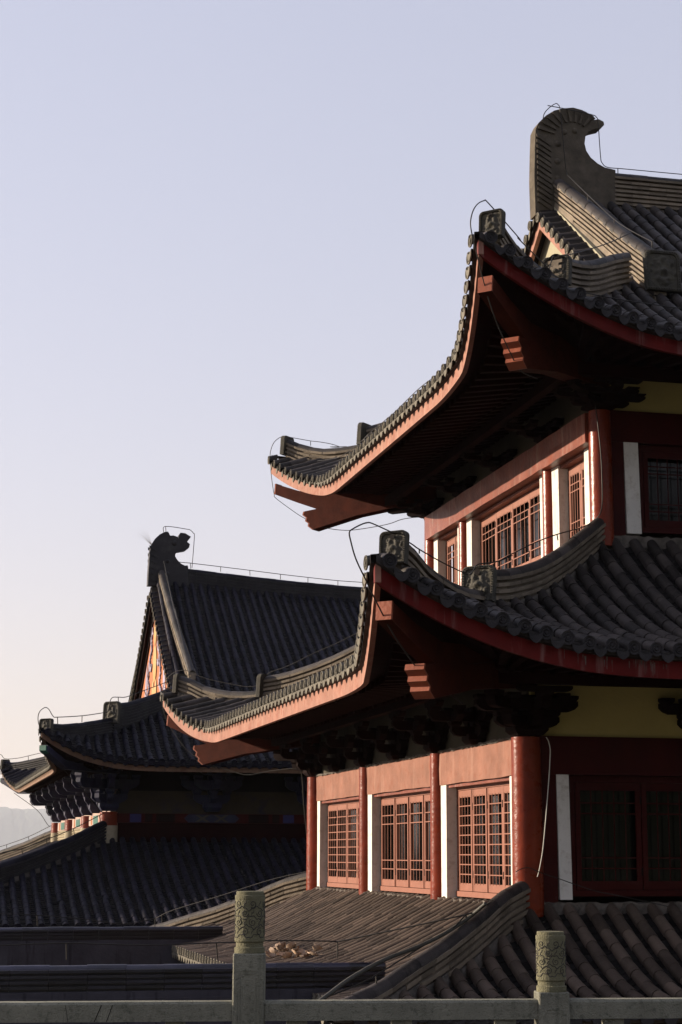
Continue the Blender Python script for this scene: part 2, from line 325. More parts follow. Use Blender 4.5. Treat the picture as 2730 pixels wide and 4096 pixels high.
def beast_plate(name,mats,center,normal,wd,ht,parent,th=.08,seed=0,hole=False):
    """moulded end plate: rounded slab, beaded rim, grotesque face in relief"""
    rnd=random.Random(seed); mb=MB(); N_=Vector(normal).normalized(); U=Vector((0,0,1)); U=(U-N_*U.dot(N_)).normalized(); R=U.cross(N_).normalized()
    C=Vector(center); W,H=wd/2,ht/2; rc=min(W,H)*.35
    def outline(s):
        o=[]
        for cx,cy,a0 in ((1,1,0),(-1,1,90)):
            for i in range(5):
                t=math.radians(a0+i*22.5); o.append(((cx*(W-rc)+rc*math.cos(t))*s,(cy*(H-rc)+rc*math.sin(t))*s))
        o+=[(-W*s*.97,-H*s),(W*s*.97,-H*s)]; return o
    def P(x,y,d): return C+R*x+U*y+N_*d
    o1=outline(1); mb.rings([[P(x,y,-th) for x,y in o1],[P(x,y,0) for x,y in o1],[P(x*.96,y*.96,.012) for x,y in o1],[P(x*.82,y*.84,.012) for x,y in o1],[P(x*.79,y*.81,-.012) for x,y in o1]],True,True,smooth=False)
    # beads round the rim
    per=o1+[o1[0]]; pts=[]
    for (x0,y0),(x1,y1) in zip(per,per[1:]):
        l=math.hypot(x1-x0,y1-y0); n=max(1,int(l/(wd*.075)))
        for i in range(n): pts.append((lerp(x0,x1,i/n)*.9,lerp(y0,y1,i/n)*.91))
    for x,y in pts:
        rr=wd*.022; mb.rings([[P(x+rr*f*math.cos(t),y+rr*f*math.sin(t),.012+h) for t in [i*1.0472 for i in range(6)]] for f,h in ((1,0),(.8,.010),(.3,.015))],True)
    # face relief
    G=[(-.33,.28,.11,.075),(.33,.28,.11,.075),(0,.02,.14,.10),(-.13,-.06,.08,.05),(.13,-.06,.08,.05),(-.3,.5,.13,.06),(.3,.5,.13,.06),(-.42,-.08,.14,.06),(.42,-.08,.14,.06),(0,-.34,.3,.05),(0,-.62,.16,.06),(-.36,-.5,.12,.05),(.36,-.5,.12,.05),(0,.72,.14,.06)]
    for i in range(26):
        t=rnd.uniform(0,6.283); q=rnd.uniform(.68,.98); G.append((q*math.cos(t)*.95,q*math.sin(t)*1.05,rnd.uniform(.04,.08),rnd.uniform(.02,.05)))
    G.append((0,-.42,.1,-.06)); G.append((-.33,.28,.04,-.04)); G.append((.33,.28,.04,-.04)); G.append((-.2,-.4,.06,-.04)); G.append((.2,-.4,.06,-.04))
    n=34; rs=[]
    for i in range(n+1):
        row=[]
        for j in range(n+1):
            x=lerp(-1,1,i/n); y=lerp(-1,1,j/n); d=0
            for gx,gy,gs,ga in G: d+=ga*math.exp(-((x-gx)**2+(y-gy)**2)/(2*gs*gs))
            d+=.012*math.sin(17*x*math.cos(3*y)+9*y)*(.3+abs(y))
            e=min(1,(1-max(abs(x),abs(y)))*6); row.append(P(x*W*.78,y*H*.8,-.012+d*e*wd*.9))
        rs.append(row)
    mb.rings(rs,False,smooth=True)
    if hole:
        mb.rings([[P(wd*.09*math.cos(t),H*.62+wd*.09*math.sin(t),d) for t in [i*.6283 for i in range(10)]] for d in (.02,.018)],True,True,mi=1)
    return mb.build(name,mats,parent)
def end_ornament(name,outline,yc,th,ma,parent,flutes,bumps,parentname=None):
    """the fish-tailed ornament that closes a main ridge: cut-out slab with raised fluted rim"""
    mb=MB(); mp=lambda u,d,z:(u,yc+d,z)
    n=len(outline); mb.prism(outline,-th/2,th/2,mp)
    # spine band standing proud along the back edge, with slanting flutes
    for (p0,p1,q0,q1) in flutes:
        for sg in (-1,1):
            d0=sg*th/2; d1=sg*(th/2+.035)
            mb.hexa([mp(p0[0],d0,p0[1]),mp(q0[0],d0,q0[1]),mp(q1[0],d0,q1[1]),mp(p1[0],d0,p1[1]),mp(p0[0],d1,p0[1]),mp(q0[0],d1,q0[1]),mp(q1[0],d1,q1[1]),mp(p1[0],d1,p1[1])])
    for (u,z,r) in bumps:
        for sg in (-1,1):
            mb.rings([[mp(u+r*f*math.cos(t),sg*(th/2+h),z+r*f*math.sin(t)) for t in [i*.6283 for i in range(10)]] for f,h in ((1,0),(.85,r*.35),(.45,r*.6),(.1,r*.66))],True)
    return mb.build(name,ma,parent)
# ---------------------------------------------------------------- setting
def plane(name,x0,x1,y0,y1,z,ma,n=1):
    mb=MB(); mb.add([(x0,y0,z),(x1,y0,z),(x1,y1,z),(x0,y1,z)],[(0,1,2,3)]); return tag(mb.build(name,ma),kind='structure')
GZ=-6.0
plane('ground',-14000,14000,-4000,17000,GZ,'ground')
mb=MB(); mb.box(-30,18,-40,-12.2,GZ+.004,-1.0); tag(mb.build('terrace','terrace'),kind='structure')
# far wooded hill
mb=MB(); rs=[]; rnd=random.Random(3)
for i in range(601):
    x=lerp(-8000,6400,i/600); h=332+48*math.exp(-((x-330)/370)**2)+30*math.sin(x*.0012+1)*min(1,abs(x-320)/1000)+52*math.exp(-((x+2200)/1000)**2)+3*math.sin(x*.023)+2.5*math.sin(x*.06+2)+rnd.uniform(-3,3)-20
    row=[]
    for j in range(21):
        y=12000+j*150; f=math.sin(math.pi*j/20)**1.2; row.append((x+rnd.uniform(-18,18),y,GZ-2+(h-GZ)*f+rnd.uniform(-3,3)*f))
    rs.append(row)
mb.rings(rs,False,smooth=False); tag(mb.build('hill','hill'),kind='structure')

# wooded slope behind the viewer and right, added to block low sky; windows reflect it
mb=MB(); rnd=random.Random(9); rs=[]
for i in range(61):
    t=i/60; ang=math.radians(lerp(-150,10,t)); row=[]
    for j in range(9):
        r=62+j*9; h=[-.5,9,17,24,30,34,36,34,0][j]*(1+.18*math.sin(i*1.3)+rnd.uniform(-.12,.12))*min(1,max(.0,(t-.06)*6)); row.append((8+r*math.cos(ang)+rnd.uniform(-2,2),-4+r*math.sin(ang)+rnd.uniform(-2,2),GZ-.3+h))
    rs.append(row)
mb.rings(rs,False,smooth=False); tag(mb.build('wooded_sky_blocker','slope'),kind='structure')
# ---------------------------------------------------------------- building parts
def column(parent,x,y,z0,z1,r,ma='red',taper=.95,name='column'):
    mb=MB(); n=22; rs=[]; K=14
    for k in range(K+1):
        t=k/K; rr=r*lerp(1,taper,t)*(1+random.uniform(-.006,.006)); rs.append([(x+rr*math.cos(2*math.pi*i/n),y+rr*math.sin(2*math.pi*i/n),lerp(z0,z1,t)) for i in range(n)])
    mb.rings(rs,True,True); return mb.build(name,ma,parent)
def rough_box(mb,mp,a0,a1,b0,b1,z0,z1,da=.35,j=.006):
    n=max(1,int((a1-a0)/da)); rs=[]
    for i in range(n+1):
        a=lerp(a0,a1,i/n); q=lambda:random.uniform(-j,j)
        rs.append([mp(a,b0+q(),z0+q()),mp(a,b0+q(),lerp(z0,z1,.5)),mp(a,b0+q(),z1+q()),mp(a,b1,z1+q()),mp(a,b1,z0)])
    mb.rings(rs,True,True,smooth=False)
def leaf(mb,mp,a0,a1,z0,z1,b,kind,cols=4,tilt=0.,st=.055,tr=.085,brl=.095):
    f=lambda a,d,z:mp(a,b+d+tilt*(a-a0),z)
    mb.box(a0,a0+st,-.03,.03,z0,z1,f); mb.box(a1-st,a1,-.03,.03,z0,z1,f)
    mb.box(a0+st,a1-st,-.028,.028,z1-tr,z1,f); mb.box(a0+st,a1-st,-.028,.028,z0,z0+brl,f)
    A0,A1,Z0,Z1=a0+st,a1-st,z0+brl,z1-tr
    for hz_ in (.13,.80):    # iron hinge strap on the stile
        zz=lerp(z0,z1,hz_); mb.box(a1-.012,a1+.006,-.037,-.029,zz,zz+.10,f,mi=1)
    # bead round the opening
    for q0,q1,y0,y1 in ((A0,A0+.014,Z0,Z1),(A1-.014,A1,Z0,Z1),(A0,A1,Z1-.014,Z1),(A0,A1,Z0,Z0+.014)): mb.box(q0,q1,-.024,.0,y0,y1,f)
    for i in range(1,cols):
        x=lerp(A0,A1,i/cols); mb.box(x-.0065,x+.0065,-.029,-.021,Z0,Z1,f)
    hs=[k/9 for k in range(1,9)] if kind=='grid' else [.148,.262,.738,.852]
    for h in hs:
        z=lerp(Z0,Z1,h); mb.box(A0,A1,-.031,-.023,z-.0075,z+.0075,f)
def window(parent,mp,a0,a1,z0,z1,b,kind,leaves,cols=4,fr=.05,wm='window'):
    """window set back in its bay: fixed frame, folding lattice leaves, dark panes behind"""
    mb=MB(); mb.box(a0,a1,b-.02,b+.06,z1-fr,z1,mp); mb.box(a0,a1,b-.045,b+.06,z0,z0+.075,mp); mb.box(a0,a0+fr,b-.02,b+.06,z0+.075,z1-fr,mp); mb.box(a1-fr,a1,b-.02,b+.06,z0+.075,z1-fr,mp)
    W=mb.build('window',wm,parent)
    A0,A1=a0+fr+.004,a1-fr-.004; wd=(A1-A0)/leaves
    for k in range(leaves):
        l=MB(); g=.006; g0=.022 if k==leaves//2 and leaves>2 else g
        leaf(l,mp,A0+k*wd+g0,A0+(k+1)*wd-g,z0+.082,z1-fr-.006,b+.005,kind,cols,random.uniform(-.02,.02)); l.build('window_leaf',[wm,'void'],W)
    p=MB(); p.add([mp(A0,b+.1,z0+.08),mp(A1,b+.1,z0+.08),mp(A1,b+.1,z1-fr),mp(A0,b+.1,z1-fr)],[(0,1,2,3)]); p.build('window_pane','glass',W)
    return W
def arm_poly(l,z0,z1,k=.5):
    c=(z1-z0); return [(-l,z1),(-l,lerp(z0,z1,.55)),(-l+c*.35,lerp(z0,z1,.22)),(-l+c*.9,z0),(l-c*.9,z0),(l-c*.35,lerp(z0,z1,.22)),(l,lerp(z0,z1,.55)),(l,z1)]
def bracket(parent,mp,a,z0,z1,ma='bracket',sc=1.,out=.72,edge=None,diag=False):
    """tiered timber bracket set: bearing block, cross arms along the wall and arms reaching out under the eave"""
    mb=MB(); H=z1-z0; t=H/4.3
    al=lambda u,d,z: mp(a+u,d,z)
    ou=(lambda u,d,z: mp(a+u*.707+d*.707,u*.707-d*.707,z)) if diag else (lambda u,d,z: mp(a+d,u,z))
    def dou(u,d,z,s,h,f=al):
        p=[]
        for zz,w in ((z,s*.72),(z+h*.45,s)): p+=[f(u-w,d-w,zz),f(u+w,d-w,zz),f(u+w,d+w,zz),f(u-w,d+w,zz)]
        mb.hexa(p); q=[]
        for zz in (z+h*.45,z+h): q+=[f(u-s,d-s,zz),f(u+s,d-s,zz),f(u+s,d+s,zz),f(u-s,d+s,zz)]
        mb.hexa(q)
    dou(0,-.02,z0,.20*sc,t)
    w=.062*sc; zz=z0+t*.75; L1,L2=.40*sc,.66*sc
    mb.prism(arm_poly(L1,zz,zz+t),-w-.02,w-.02,al)
    for s in (-1,0,1): dou(s*(L1-.09),-.02,zz+t,.095*sc,t*.55)
    z2=zz+t*1.5
    mb.prism(arm_poly(L2,z2,z2+t),-w*.98-.02,w*.98-.02,al)
    for s in (-1,-.5,0,.5,1): dou(s*(L2-.09),-.02,z2+t,.09*sc,t*.5)
    k=1.3 if diag else 1
    for (ln,zb) in ((.40*k,zz+.004),(out*k,z2+.004)):
        c=t; mb.prism([(-ln,zb+t*.99),(-ln,zb+t*.55),(-ln+c*.4,zb+t*.1),(-ln+c*.9,zb),(.2,zb),(.2,zb+t*.99)],-w*1.02,w*1.02,ou)
        if edge: pass
    dou(-.34*k,0,zz+t,.09*sc,t*.5,ou); dou(-(out-.08)*k,0,z2+t,.095*sc,t*.55,ou)
    al2=lambda u,d,z: mp(a+u,d-.36,z)
    if not diag:
        mb.prism(arm_poly(.42*sc,z2,z2+t),-w,w,al2)
        for s in (-1,1): dou(s*(.42*sc-.09),-.36,z2+t,.09*sc,t*.5)
        al3=lambda u,d,z: mp(a+u,d-out+.08,z); mb.prism(arm_poly(.36*sc,z2+t*1.45,z1-.01),-w,w,al3)
    return mb.build('bracket_set',ma,parent)
def hip_beams(parent,P0,dirx,diry,dz):
    """carved corner beams; P0 = wall corner, (dirx,diry) points inwards along the diagonal"""
    ux,uy=dirx/math.sqrt(2),diry/math.sqrt(2)
    def mp(t,d,z): return (P0[0]+t*dirx-d*uy,P0[1]+t*diry+d*ux,z+dz)
    lo=[(-2.03,2.80),(-2.045,2.73),(-1.985,2.665),(-2.0,2.60),(-1.945,2.545),(-1.955,2.49),(-1.88,2.41),(-1.15,2.60),(-.2,2.72),(.1,2.75),(.1,3.15),(-.9,2.95),(-1.25,2.89)]
    hi=[(-2.53,3.45),(-2.545,3.235),(-2.14,3.0),(-1.77,2.80),(-1.2,2.905),(-.6,3.02),(-.6,3.2),(-1.2,3.13),(-1.7,3.10),(-2.14,3.25)]
    for nm,pl,wd in (('hip_beam',lo,.125),('hip_rafter',hi,.10)):
        mb=MB(); mb.prism(pl,-wd,wd,mp); b_=mb.build(nm,'beam_body',parent)
        n_=6 if nm=='hip_beam' else 1; cp=MB(); e_=[(t-.004,z) for t,z in pl[:n_+1]]; mbp=e_+[(t+.02,z) for t,z in pl[:n_+1]][::-1]; cp.prism(mbp,-wd-.003,wd+.003,mp); cp.build('lit_end_cap','beam_end',b_)
def hip_ridge(parent,tier,corner,tz,plate=None,ma=('tile','mortar','ridge'),w=.085,capr=.1,dens=3,seed=0,platema='carved',extend=0,course=.085):
    """corner='near' or 'far'; tz = list of (t, cap top z); plate=(t,zc,width,height,z-tilt)"""
    def pt(t,z): return Vector((tier.ox+t,tier.oy+(t if corner=='near' else tier.Ly-t),z))
    pts=catmull([pt(t,z) for t,z in tz],dens)
    base=lambda i:tier.hipz((pts[min(int(i),len(pts)-1)].x-tier.ox)*(1-(i-int(i)))+(pts[min(int(i)+1,len(pts)-1)].x-tier.ox)*(i-int(i)))
    mb=MB(); perp=(1,-1,0) if corner=='near' else (1,1,0)
    ridge_sweep(mb,pts,base,perp,w=w,capr=capr,course=course)
    o=mb.build('hip_ridge',ma,parent)
    if plate:
        t,zc,wd,ht=plate; sy=-1 if corner=='near' else 1
        beast_plate('beast_plate',[platema,'void'],pt(t,zc),(-1,sy,.12),wd,ht,o,seed=seed,hole=True)
    return o
BASE=Vector((0,0,GZ))
pav=empty('pavilion',BASE,'large red timber pavilion with lattice windows between three upturned grey tiled roofs','pavilion')
R2=Tier(0,0,17,12.5,2.675,2.129,2.911,.95,4.19,2.6,2.77,1.0,[(0,0),(1.1,.31),(1.6,.53),(2.4,.95),(3.5,1.66),(4.1,2.13)],.215,.285)
R3=Tier(1.855,1.855,14,8.803,2.66,2.138,7.436,1.069,3.93,2.01,2.5,1.15,[(0,0),(1,.36),(1.7,.76),(2.64,1.42),(3.87,2.38),(6.6,4.45)],.195,.266)
R1=Tier(0,0,17,12.5,3.3,2.75,-1.225,.12,2.5,2,2.5,1.1,[(0,0),(.7,.12),(1.4,.36),(2.06,.68),(2.7,1.02),(2.9,1.13)],.15,.283)
for nm,R,tops in (('lower_roof',R1,(.02,.02)),('middle_roof',R2,(1.83,1.83)),('upper_roof',R3,(1.2,4.36))):
    mb=MB(); en=MB(); ef=MB()
    lt=lambda a:min(tops[0],R.hiplim(a,'left'))-.02
    if R is R3: ft=lambda a:(a if a<1.0 else tops[1])-.02
    else: ft=lambda a:min(tops[1],a)-.02
    R.tiles(mb,'left',lt,ends=en); R.tiles(mb,'front',ft,amax=9.5,ends=ef)
    R.sheet(mb,'left',lt,dz=-.03); R.sheet(mb,'front',ft,dz=-.03)
    if R is R3: R.sheet(mb,'rear',lambda a:(a if a<1.0 else 4.40),na=120,dz=.1)
    else: R.sheet(mb,'rear',lambda a:min(tops[1],a),dz=.1)
    ro=mb.build(nm,['tile_brown' if R is R1 else 'tile','pan'],pav); en.build('eave_tile_row','tile_end',ro); ef.build('eave_tile_row','tile_dark_end',ro)  # left tile ends coloured pale as sunlit, front ones dark as shaded
    for sd_ in ('left','front'):
        f=MB(); R.fascia(f,sd_); f.build('eave_fascia','tile_dark_end' if R is R1 else ('fascia' if sd_=='left' else 'fascia_shade_side'),pav)
    if R is not R1:
        pz,wz=(2.90,3.2) if R is R2 else (7.56,7.8)
        for sd_ in ('left','front'):
            f=MB(); R.soffit(f,sd_,pz,wz); R.rafters(f,sd_,pz,wz); f.build('eave_rafters','wood_dark',pav)
        for sd_ in ('left','front'):   # eave purlin
            f=MB(); mp=R.mp(sd_); pb=(2.73,2.89) if R is R2 else (7.32,7.50); f.box(-.78,R.L(sd_)+.78,-.78,-.64,pb[0],pb[1],mp); f.build('eave_purlin','wood_dark',pav)
        for c,(P,dx,dy) in dict(near=((R.ox,R.oy),1,1),far=((R.ox,R.oy+R.Ly),1,-1)).items(): hip_beams(pav,P,dx,dy,0 if R is R2 else 4.60)
# hip ridges
HZ2a=[(-2.36,4.27),(-2.167,4.19),(-2.027,4.08),(-1.823,3.985),(-1.572,3.91),(-1.314,3.86),(-1.0,3.865),(-.72,3.89)]
HZ2b=[(-.86,4.15),(-.581,4.186),(-.243,4.276),(.265,4.461),(.803,4.75),(1.376,5.125),(1.80,5.42)]
for c in ('near','far'):
    hip_ridge(pav,R2,c,HZ2a,(-2.40,4.10,.36,.40),seed=1 if c=='near' else 5)
    hip_ridge(pav,R2,c,HZ2b,(-.90,3.95,.46,.47),seed=2 if c=='near' else 6)
HZ3a=[(-.50,8.98),(-.40,8.93),(-.24,8.80),(0,8.71),(.2,8.655),(.47,8.65),(.8,8.66)]
HZ3b=[(.86,9.0),(1.25,9.08),(1.72,9.25),(2.23,9.54),(2.7,9.78)]
for c in ('near','far'):
    hip_ridge(pav,R3,c,[(t-1.855,z) for t,z in HZ3a],(-.55-1.855,8.83,.36,.40),seed=3 if c=='near' else 7)
    hip_ridge(pav,R3,c,[(t-1.855,z) for t,z in HZ3b],((.87 if c=='near' else .76)-1.855,8.75 if c=='near' else 8.84,.44,.46),seed=4 if c=='near' else 8)
HZ1=[(-3.25,-.90),(-2.655,-.764),(-2.187,-.574),(-1.69,-.40),(-1.282,-.22),(-.884,-.03),(-.531,.161),(-.166,.28),(.0,.33)]
for c in ('near','far'): hip_ridge(pav,R1,c,HZ1)
# gable top of the upper roof
def gable(parent,tier,cx,dx,wx,Yc,yl,capfn,apex,disc_dz,bargew,wallma,ma,platema,tilema,sp,platesz,x1,ridge_top,ridge_base,plate_y,capr=.1,w=.085,course=.085,bargema='fascia'):
    zs=lambda y:tier.surf(cx-tier.ox,y-tier.oy,'front')
    # descending ridge
    pts=catmull([Vector((cx+.17*(Yc-y)/4,y,z)) for y,z in capfn],4); mb=MB()
    ridge_sweep(mb,pts,lambda i:zs(lerp(pts[min(int(i),len(pts)-1)].y,pts[min(int(i)+1,len(pts)-1)].y,i-int(i))),(1,0,0),w=w,capr=capr,course=course)
    o=mb.build('gable_ridge',['tile',ma,'ridge'],parent)
    if platesz: beast_plate('beast_plate',[platema,'void'],(cx+.21,plate_y,platesz[2]),(0,-1,.08),platesz[0],platesz[1],o,seed=11)
    # verge tiles laid across the gable edge, front and rear slopes
    r=tier.r
    for sg in (1,-1):
        mb=MB(); en=MB(); y=yl; rs=[]
        for i in range(41):
            q=lerp(yl-.1,Yc-.05,i/40); z=zs(q)+disc_dz; Y=q if sg==1 else 2*Yc-q; rs.append([(dx+.05,Y,z-.11),(dx+.05,Y,z+.10),(cx,Y,z+.16),(cx,Y,z-.11)])
        mb.rings(rs,True,True,smooth=False,mi=1)
        while y<Yc-.12:
            z=zs(y)+disc_dz; sl=(zs(y+.05)-zs(y-.05))/.1; Y=y if sg==1 else 2*Yc-y; tn=random.random()
            for (q0,q1) in ((dx,dx+.24),(dx+.225,cx)):
                rs=[]
                for x,f in ((q0,1.06),(q1,.96)): rs.append([(x,Y+r*f*math.cos(t),z+(.10*(x-dx)/(cx-dx))+r*f*math.sin(t)) for t in [math.pi*(i/7*1.24-.12) for i in range(8)]])
                mb.rings(rs,False,tint=tn)
            vs=[];fs=[];prof=((1.12,0),(1.12,-.018),(.93,-.018),(.86,-.006),(.6,-.006),(.5,-.02),(.2,-.008))
            for f,d in prof: vs+=[(dx+d,Y+r*f*math.cos(2*math.pi*i/14),z+r*f*math.sin(2*math.pi*i/14)) for i in range(14)]
            for k in range(len(prof)-1):
                for i in range(14): fs.append((k*14+i,k*14+(i+1)%14,k*14+14+(i+1)%14,k*14+14+i))
            fs.append(tuple(range((len(prof)-1)*14,len(prof)*14))); en.add(vs,fs)
            ym=y+sp/2; zm=zs(ym)+disc_dz-.03; Ym=ym if sg==1 else 2*Yc-ym; s2=(zs(ym+.05)-zs(ym-.05))/.1*sg
            P=lambda x,u,h:(x,Ym+u,zm+u*s2+h)
            mb.rings([[P(x,u*(sp/2-.03),.03*(u*u)) for u in (-1,-.5,0,.5,1)] for x in (dx+.02,cx)],False,smooth=False)
            en.add([P(dx+.015,u*(sp/2-.03),h) for u,h in ((-1,.03),(0,0),(1,.03),(.6,-.08),(0,-.105),(-.6,-.08))],[(0,1,2,3,4,5)])
            y+=sp
        o=mb.build('verge_tiles',[tilema,'pan'],parent); en.build('verge_tile_ends','tile_end',o)
    for sg in (1,-1):      # barge board
        mb=MB(); rs=[]
        for i in range(31):
            y=lerp(yl-.5,Yc,i/30); z=zs(y)+disc_dz-.09; Y=y if sg==1 else 2*Yc-y
            rs.append([(dx+.10,Y,z),(dx+.10,Y,z-bargew),(dx+.17,Y,z-bargew),(dx+.17,Y,z)])
        mb.rings(rs,True,True,smooth=False); mb.build('barge_board',bargema,parent)
    mb=MB(); rs=[]
    for i in range(61):
        y=lerp(yl-1.2,2*Yc-yl+1.2,i/60); yy=y if y<Yc else 2*Yc-y; rs.append([(wx,y,zs(yl-1.2)-1),(wx,y,max(zs(yl-1.2)-.9,zs(yy)-.05)),(wx+.15,y,max(zs(yl-1.2)-.9,zs(yy)-.05)),(wx+.15,y,zs(yl-1.2)-1)])
    mb.rings(rs,True,True,smooth=False); mb.build('gable_wall',wallma,parent)
    mb=MB()   # red frame strips parallel to the barge boards
    for sg in (1,-1):
        rs=[]
        for i in range(21):
            y=lerp(yl-.5,Yc-.1,i/20); z=zs(y)+disc_dz-.09-bargew-.22; Y=y if sg==1 else 2*Yc-y; rs.append([(wx-.05,Y,z),(wx-.05,Y,z-.09),(wx+.0,Y,z-.09),(wx+.0,Y,z)])
        mb.rings(rs,True,True,smooth=False)
    if bargema!='fascia': mb.build('gable_frame','wood_dark',parent)
    # main ridge
    mb=MB(); pts=[Vector((x,Yc,ridge_top(x))) for x in [lerp(x1,17,i/16) for i in range(17)]]
    ridge_sweep(mb,pts,lambda i:ridge_base,(0,1,0),w=w+.05,capr=capr,course=course*.95); mb.build('main_ridge',[tilema,'mortar',ma],parent)
CAP3=[(2.28,9.66),(2.6,9.86),(3.0,10.13),(3.59,10.53),(4.2,10.97),(4.82,11.41),(5.5,11.88),(6.15,12.33)]
gable(pav,R3,2.9,2.48,2.80,6.2565,3.72,CAP3,12,-.245,.20,'cream','ridge','carved','tile',.232,(.58,.66,9.38),3.95,lambda x:12.55+.0*x,11.85,2.24,capr=.115)
CH1=[(2.46,11.6),(2.45,12.27),(2.47,12.8),(2.49,13.18),(2.55,13.31),(2.69,13.46),(2.85,13.57),(3.04,13.63),(3.2,13.66),(3.37,13.63),(3.51,13.57),(3.62,13.5),(3.57,13.46),(3.68,13.49),(3.77,13.45),(3.78,13.39),(3.73,13.34),(3.58,13.29),(3.48,13.24),(3.42,13.14),(3.40,13.0),(3.43,12.87),(3.51,12.75),(3.64,12.65),(3.77,12.59),(3.91,12.57),(3.97,12.56),(3.97,11.7)]
fl=[]
for k in range(22):     # slanting flutes up the back and over the crown
    if k<13: z=11.78+k*.1; fl.append(((2.50,z+.06),(2.50,z+.11),(2.76,z-.10),(2.76,z-.03)))
    else:
        t=math.radians(164-(k-13)*13); t2=t-.10; c=(3.18,13.02); e=lambda q,rx,rz:(c[0]+rx*math.cos(q),c[1]+rz*math.sin(q)); fl.append((e(t,.68,.61),e(t2,.68,.61),e(t,.36,.36),e(t2,.36,.36)))
end_ornament('ridge_end_ornament',CH1,6.2565,.28,'ornament',pav,fl,[(2.88,12.0,.06),(2.88,12.3,.06),(2.88,12.62,.06),(2.90,12.95,.06),(3.02,13.18,.055),(3.22,13.22,.055)])
# storeys
def storey(ox,oy,cols,z0,zb,zt,panel_top,left_windows,front,rcol,rcorner,beamproud,beam_ma,core,bk_left,bk_front,bk_z,sillbox):
    ml=lambda a,b,z:(ox+b,oy+a,z); mf=lambda a,b,z:(ox+a,oy+b,z); L=cols[-1]
    mb=MB(); mb.box(ox+.32,ox+core,oy+.32,oy+L-.32,z0-.6,panel_top+.25); mb.build('inner_wall','void',pav)
    for i,c in enumerate(cols): column(pav,ox+.02,oy+c+(.02 if i==0 else 0),z0-.15,zt,rcorner if i in (0,len(cols)-1) else rcol)
    column(pav,ox+5.05,oy,z0-.15,zt,rcol)
    for i in range(len(cols)-1):
        a0,a1=cols[i],cols[i+1]; g=.13 if beamproud<.1 else 0
        mb=MB(); lo=a0+(rcorner*.75 if i==0 else g); hi=a1-(rcorner*.6 if i==len(cols)-2 else g)
        rough_box(mb,ml,lo,hi,-beamproud,.25,zb,zt,j=.007); mb.build('beam',beam_ma,pav)
        if beamproud<.1: 
            mb=MB(); rough_box(mb,ml,lo,hi,-beamproud-.02,.25,zt,zt+.035,.09,.012); mb.build('mortar_bed','mortar',pav)
        pa0=a0+(.41 if i==0 else .1); pa=a0+(.60 if i==0 else .43); pb=a1-.43
        for q0,q1 in ((pa0,pa),(pb,a1-.1)):
            mb=MB(); rough_box(mb,ml,q0,q1,-.012,.26,z0-.05,zb,.05,.003); mb.build('plaster_pier','white',pav)
        kind,nl=left_windows[i]; window(pav,ml,pa,pb,z0+.03,zb-.045,.165,kind,nl)
        mb=MB(); mb.box(pa,pb,.02,.25,zb-.05,zb-.001,ml); mb.build('window_head','beam_dark',pav)
    mb=MB(); rough_box(mb,ml,0,L,-.07,.2,z0-.3,z0-.005,.07,.02); rough_box(mb,mf,0,10,-.05,.2,z0-.3,z0+.02,.07,.015); mb.build('wall_foot','mortar',pav)
    # wall panels behind the brackets
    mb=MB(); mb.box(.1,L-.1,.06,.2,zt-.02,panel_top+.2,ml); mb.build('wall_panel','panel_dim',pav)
    mb=MB(); rough_box(mb,mf,.1,10,.03,.2,zt+.02,panel_top,.3,.004); mb.build('wall_panel','ochre',pav)
    # front side, its reds darkened in colour for the shade
    p0,p1,w0=front
    mb=MB(); mb.box(rcorner*.8,10,-.05,.25,zb,zt+.02,mf); mb.build('beam','red_shade_side',pav)
    mb=MB(); mb.box(rcorner*.5,p0,-.025,.25,z0-.15,zb,mf); mb.build('door_jamb','red_shade_side',pav)
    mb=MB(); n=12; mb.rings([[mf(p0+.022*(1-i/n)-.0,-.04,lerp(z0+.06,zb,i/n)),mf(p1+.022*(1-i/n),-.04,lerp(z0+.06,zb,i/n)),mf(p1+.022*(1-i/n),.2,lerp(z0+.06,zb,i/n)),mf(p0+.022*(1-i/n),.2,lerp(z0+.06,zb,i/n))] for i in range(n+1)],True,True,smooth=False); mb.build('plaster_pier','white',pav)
    window(pav,mf,p1+.03,4.45,z0+.1,zb-.005,.09,'bars',4,cols=5,fr=.085,wm='red_shade_side')
    mb=MB(); mb.box(4.46,4.63,-.04,.2,z0+.05,zb,mf); mb.build('plaster_pier','white',pav)
    window(pav,mf,5.5,9.5,z0+.1,zb-.005,.09,'bars',4,cols=5,fr=.085,wm='red_shade_side')
    for a in bk_left: bracket(pav,ml,a,zt+.02,bk_z,out=.72,sc=.86)
    for a in bk_front: bracket(pav,mf,a,zt+.02,bk_z,out=.72)
    for c in ((0,0),): bracket(pav,mf,.0,zt+.021,bk_z-.003,out=.74,sc=1.02,diag=True)
    bracket(pav,lambda a,b,z:(ox+b,oy+L-a,z),0,zt+.021,bk_z-.003,out=.74,sc=1.0,diag=True)
storey(0,0,[0,3.967,8.425,12.5],0,1.641,2.111,2.82,[('grid',4),('bars',4),('grid',4)],(.405,.572,.69),.155,.20,.03,'beam',16,[1.98,3.967,6.2,8.425,10.46,12.4],[0.05,2.53,5.05],2.73,1)
storey(1.855,1.855,[0,2.145,6.647,8.803],5.14,6.552,7.0,7.9,[('bars',2),('bars',4),('bars',2)],(.363,.583,.7),.14,.17,.17,'beam_dark',13,[2.145,4.4,6.647,8.7],[0.05,2.53],7.32,1)
# ground storey below the lowest roof
mb=MB(); mb.box(.6,16,.6,11.9,GZ,-.45); mb.build('ground_storey_wall','cream',pav)
for a in (0,3.967,8.425,12.5): column(pav,-.9,a,GZ,-.9,.22)
for a in (4,8,12): column(pav,a,-.9,GZ,-.9,.22)

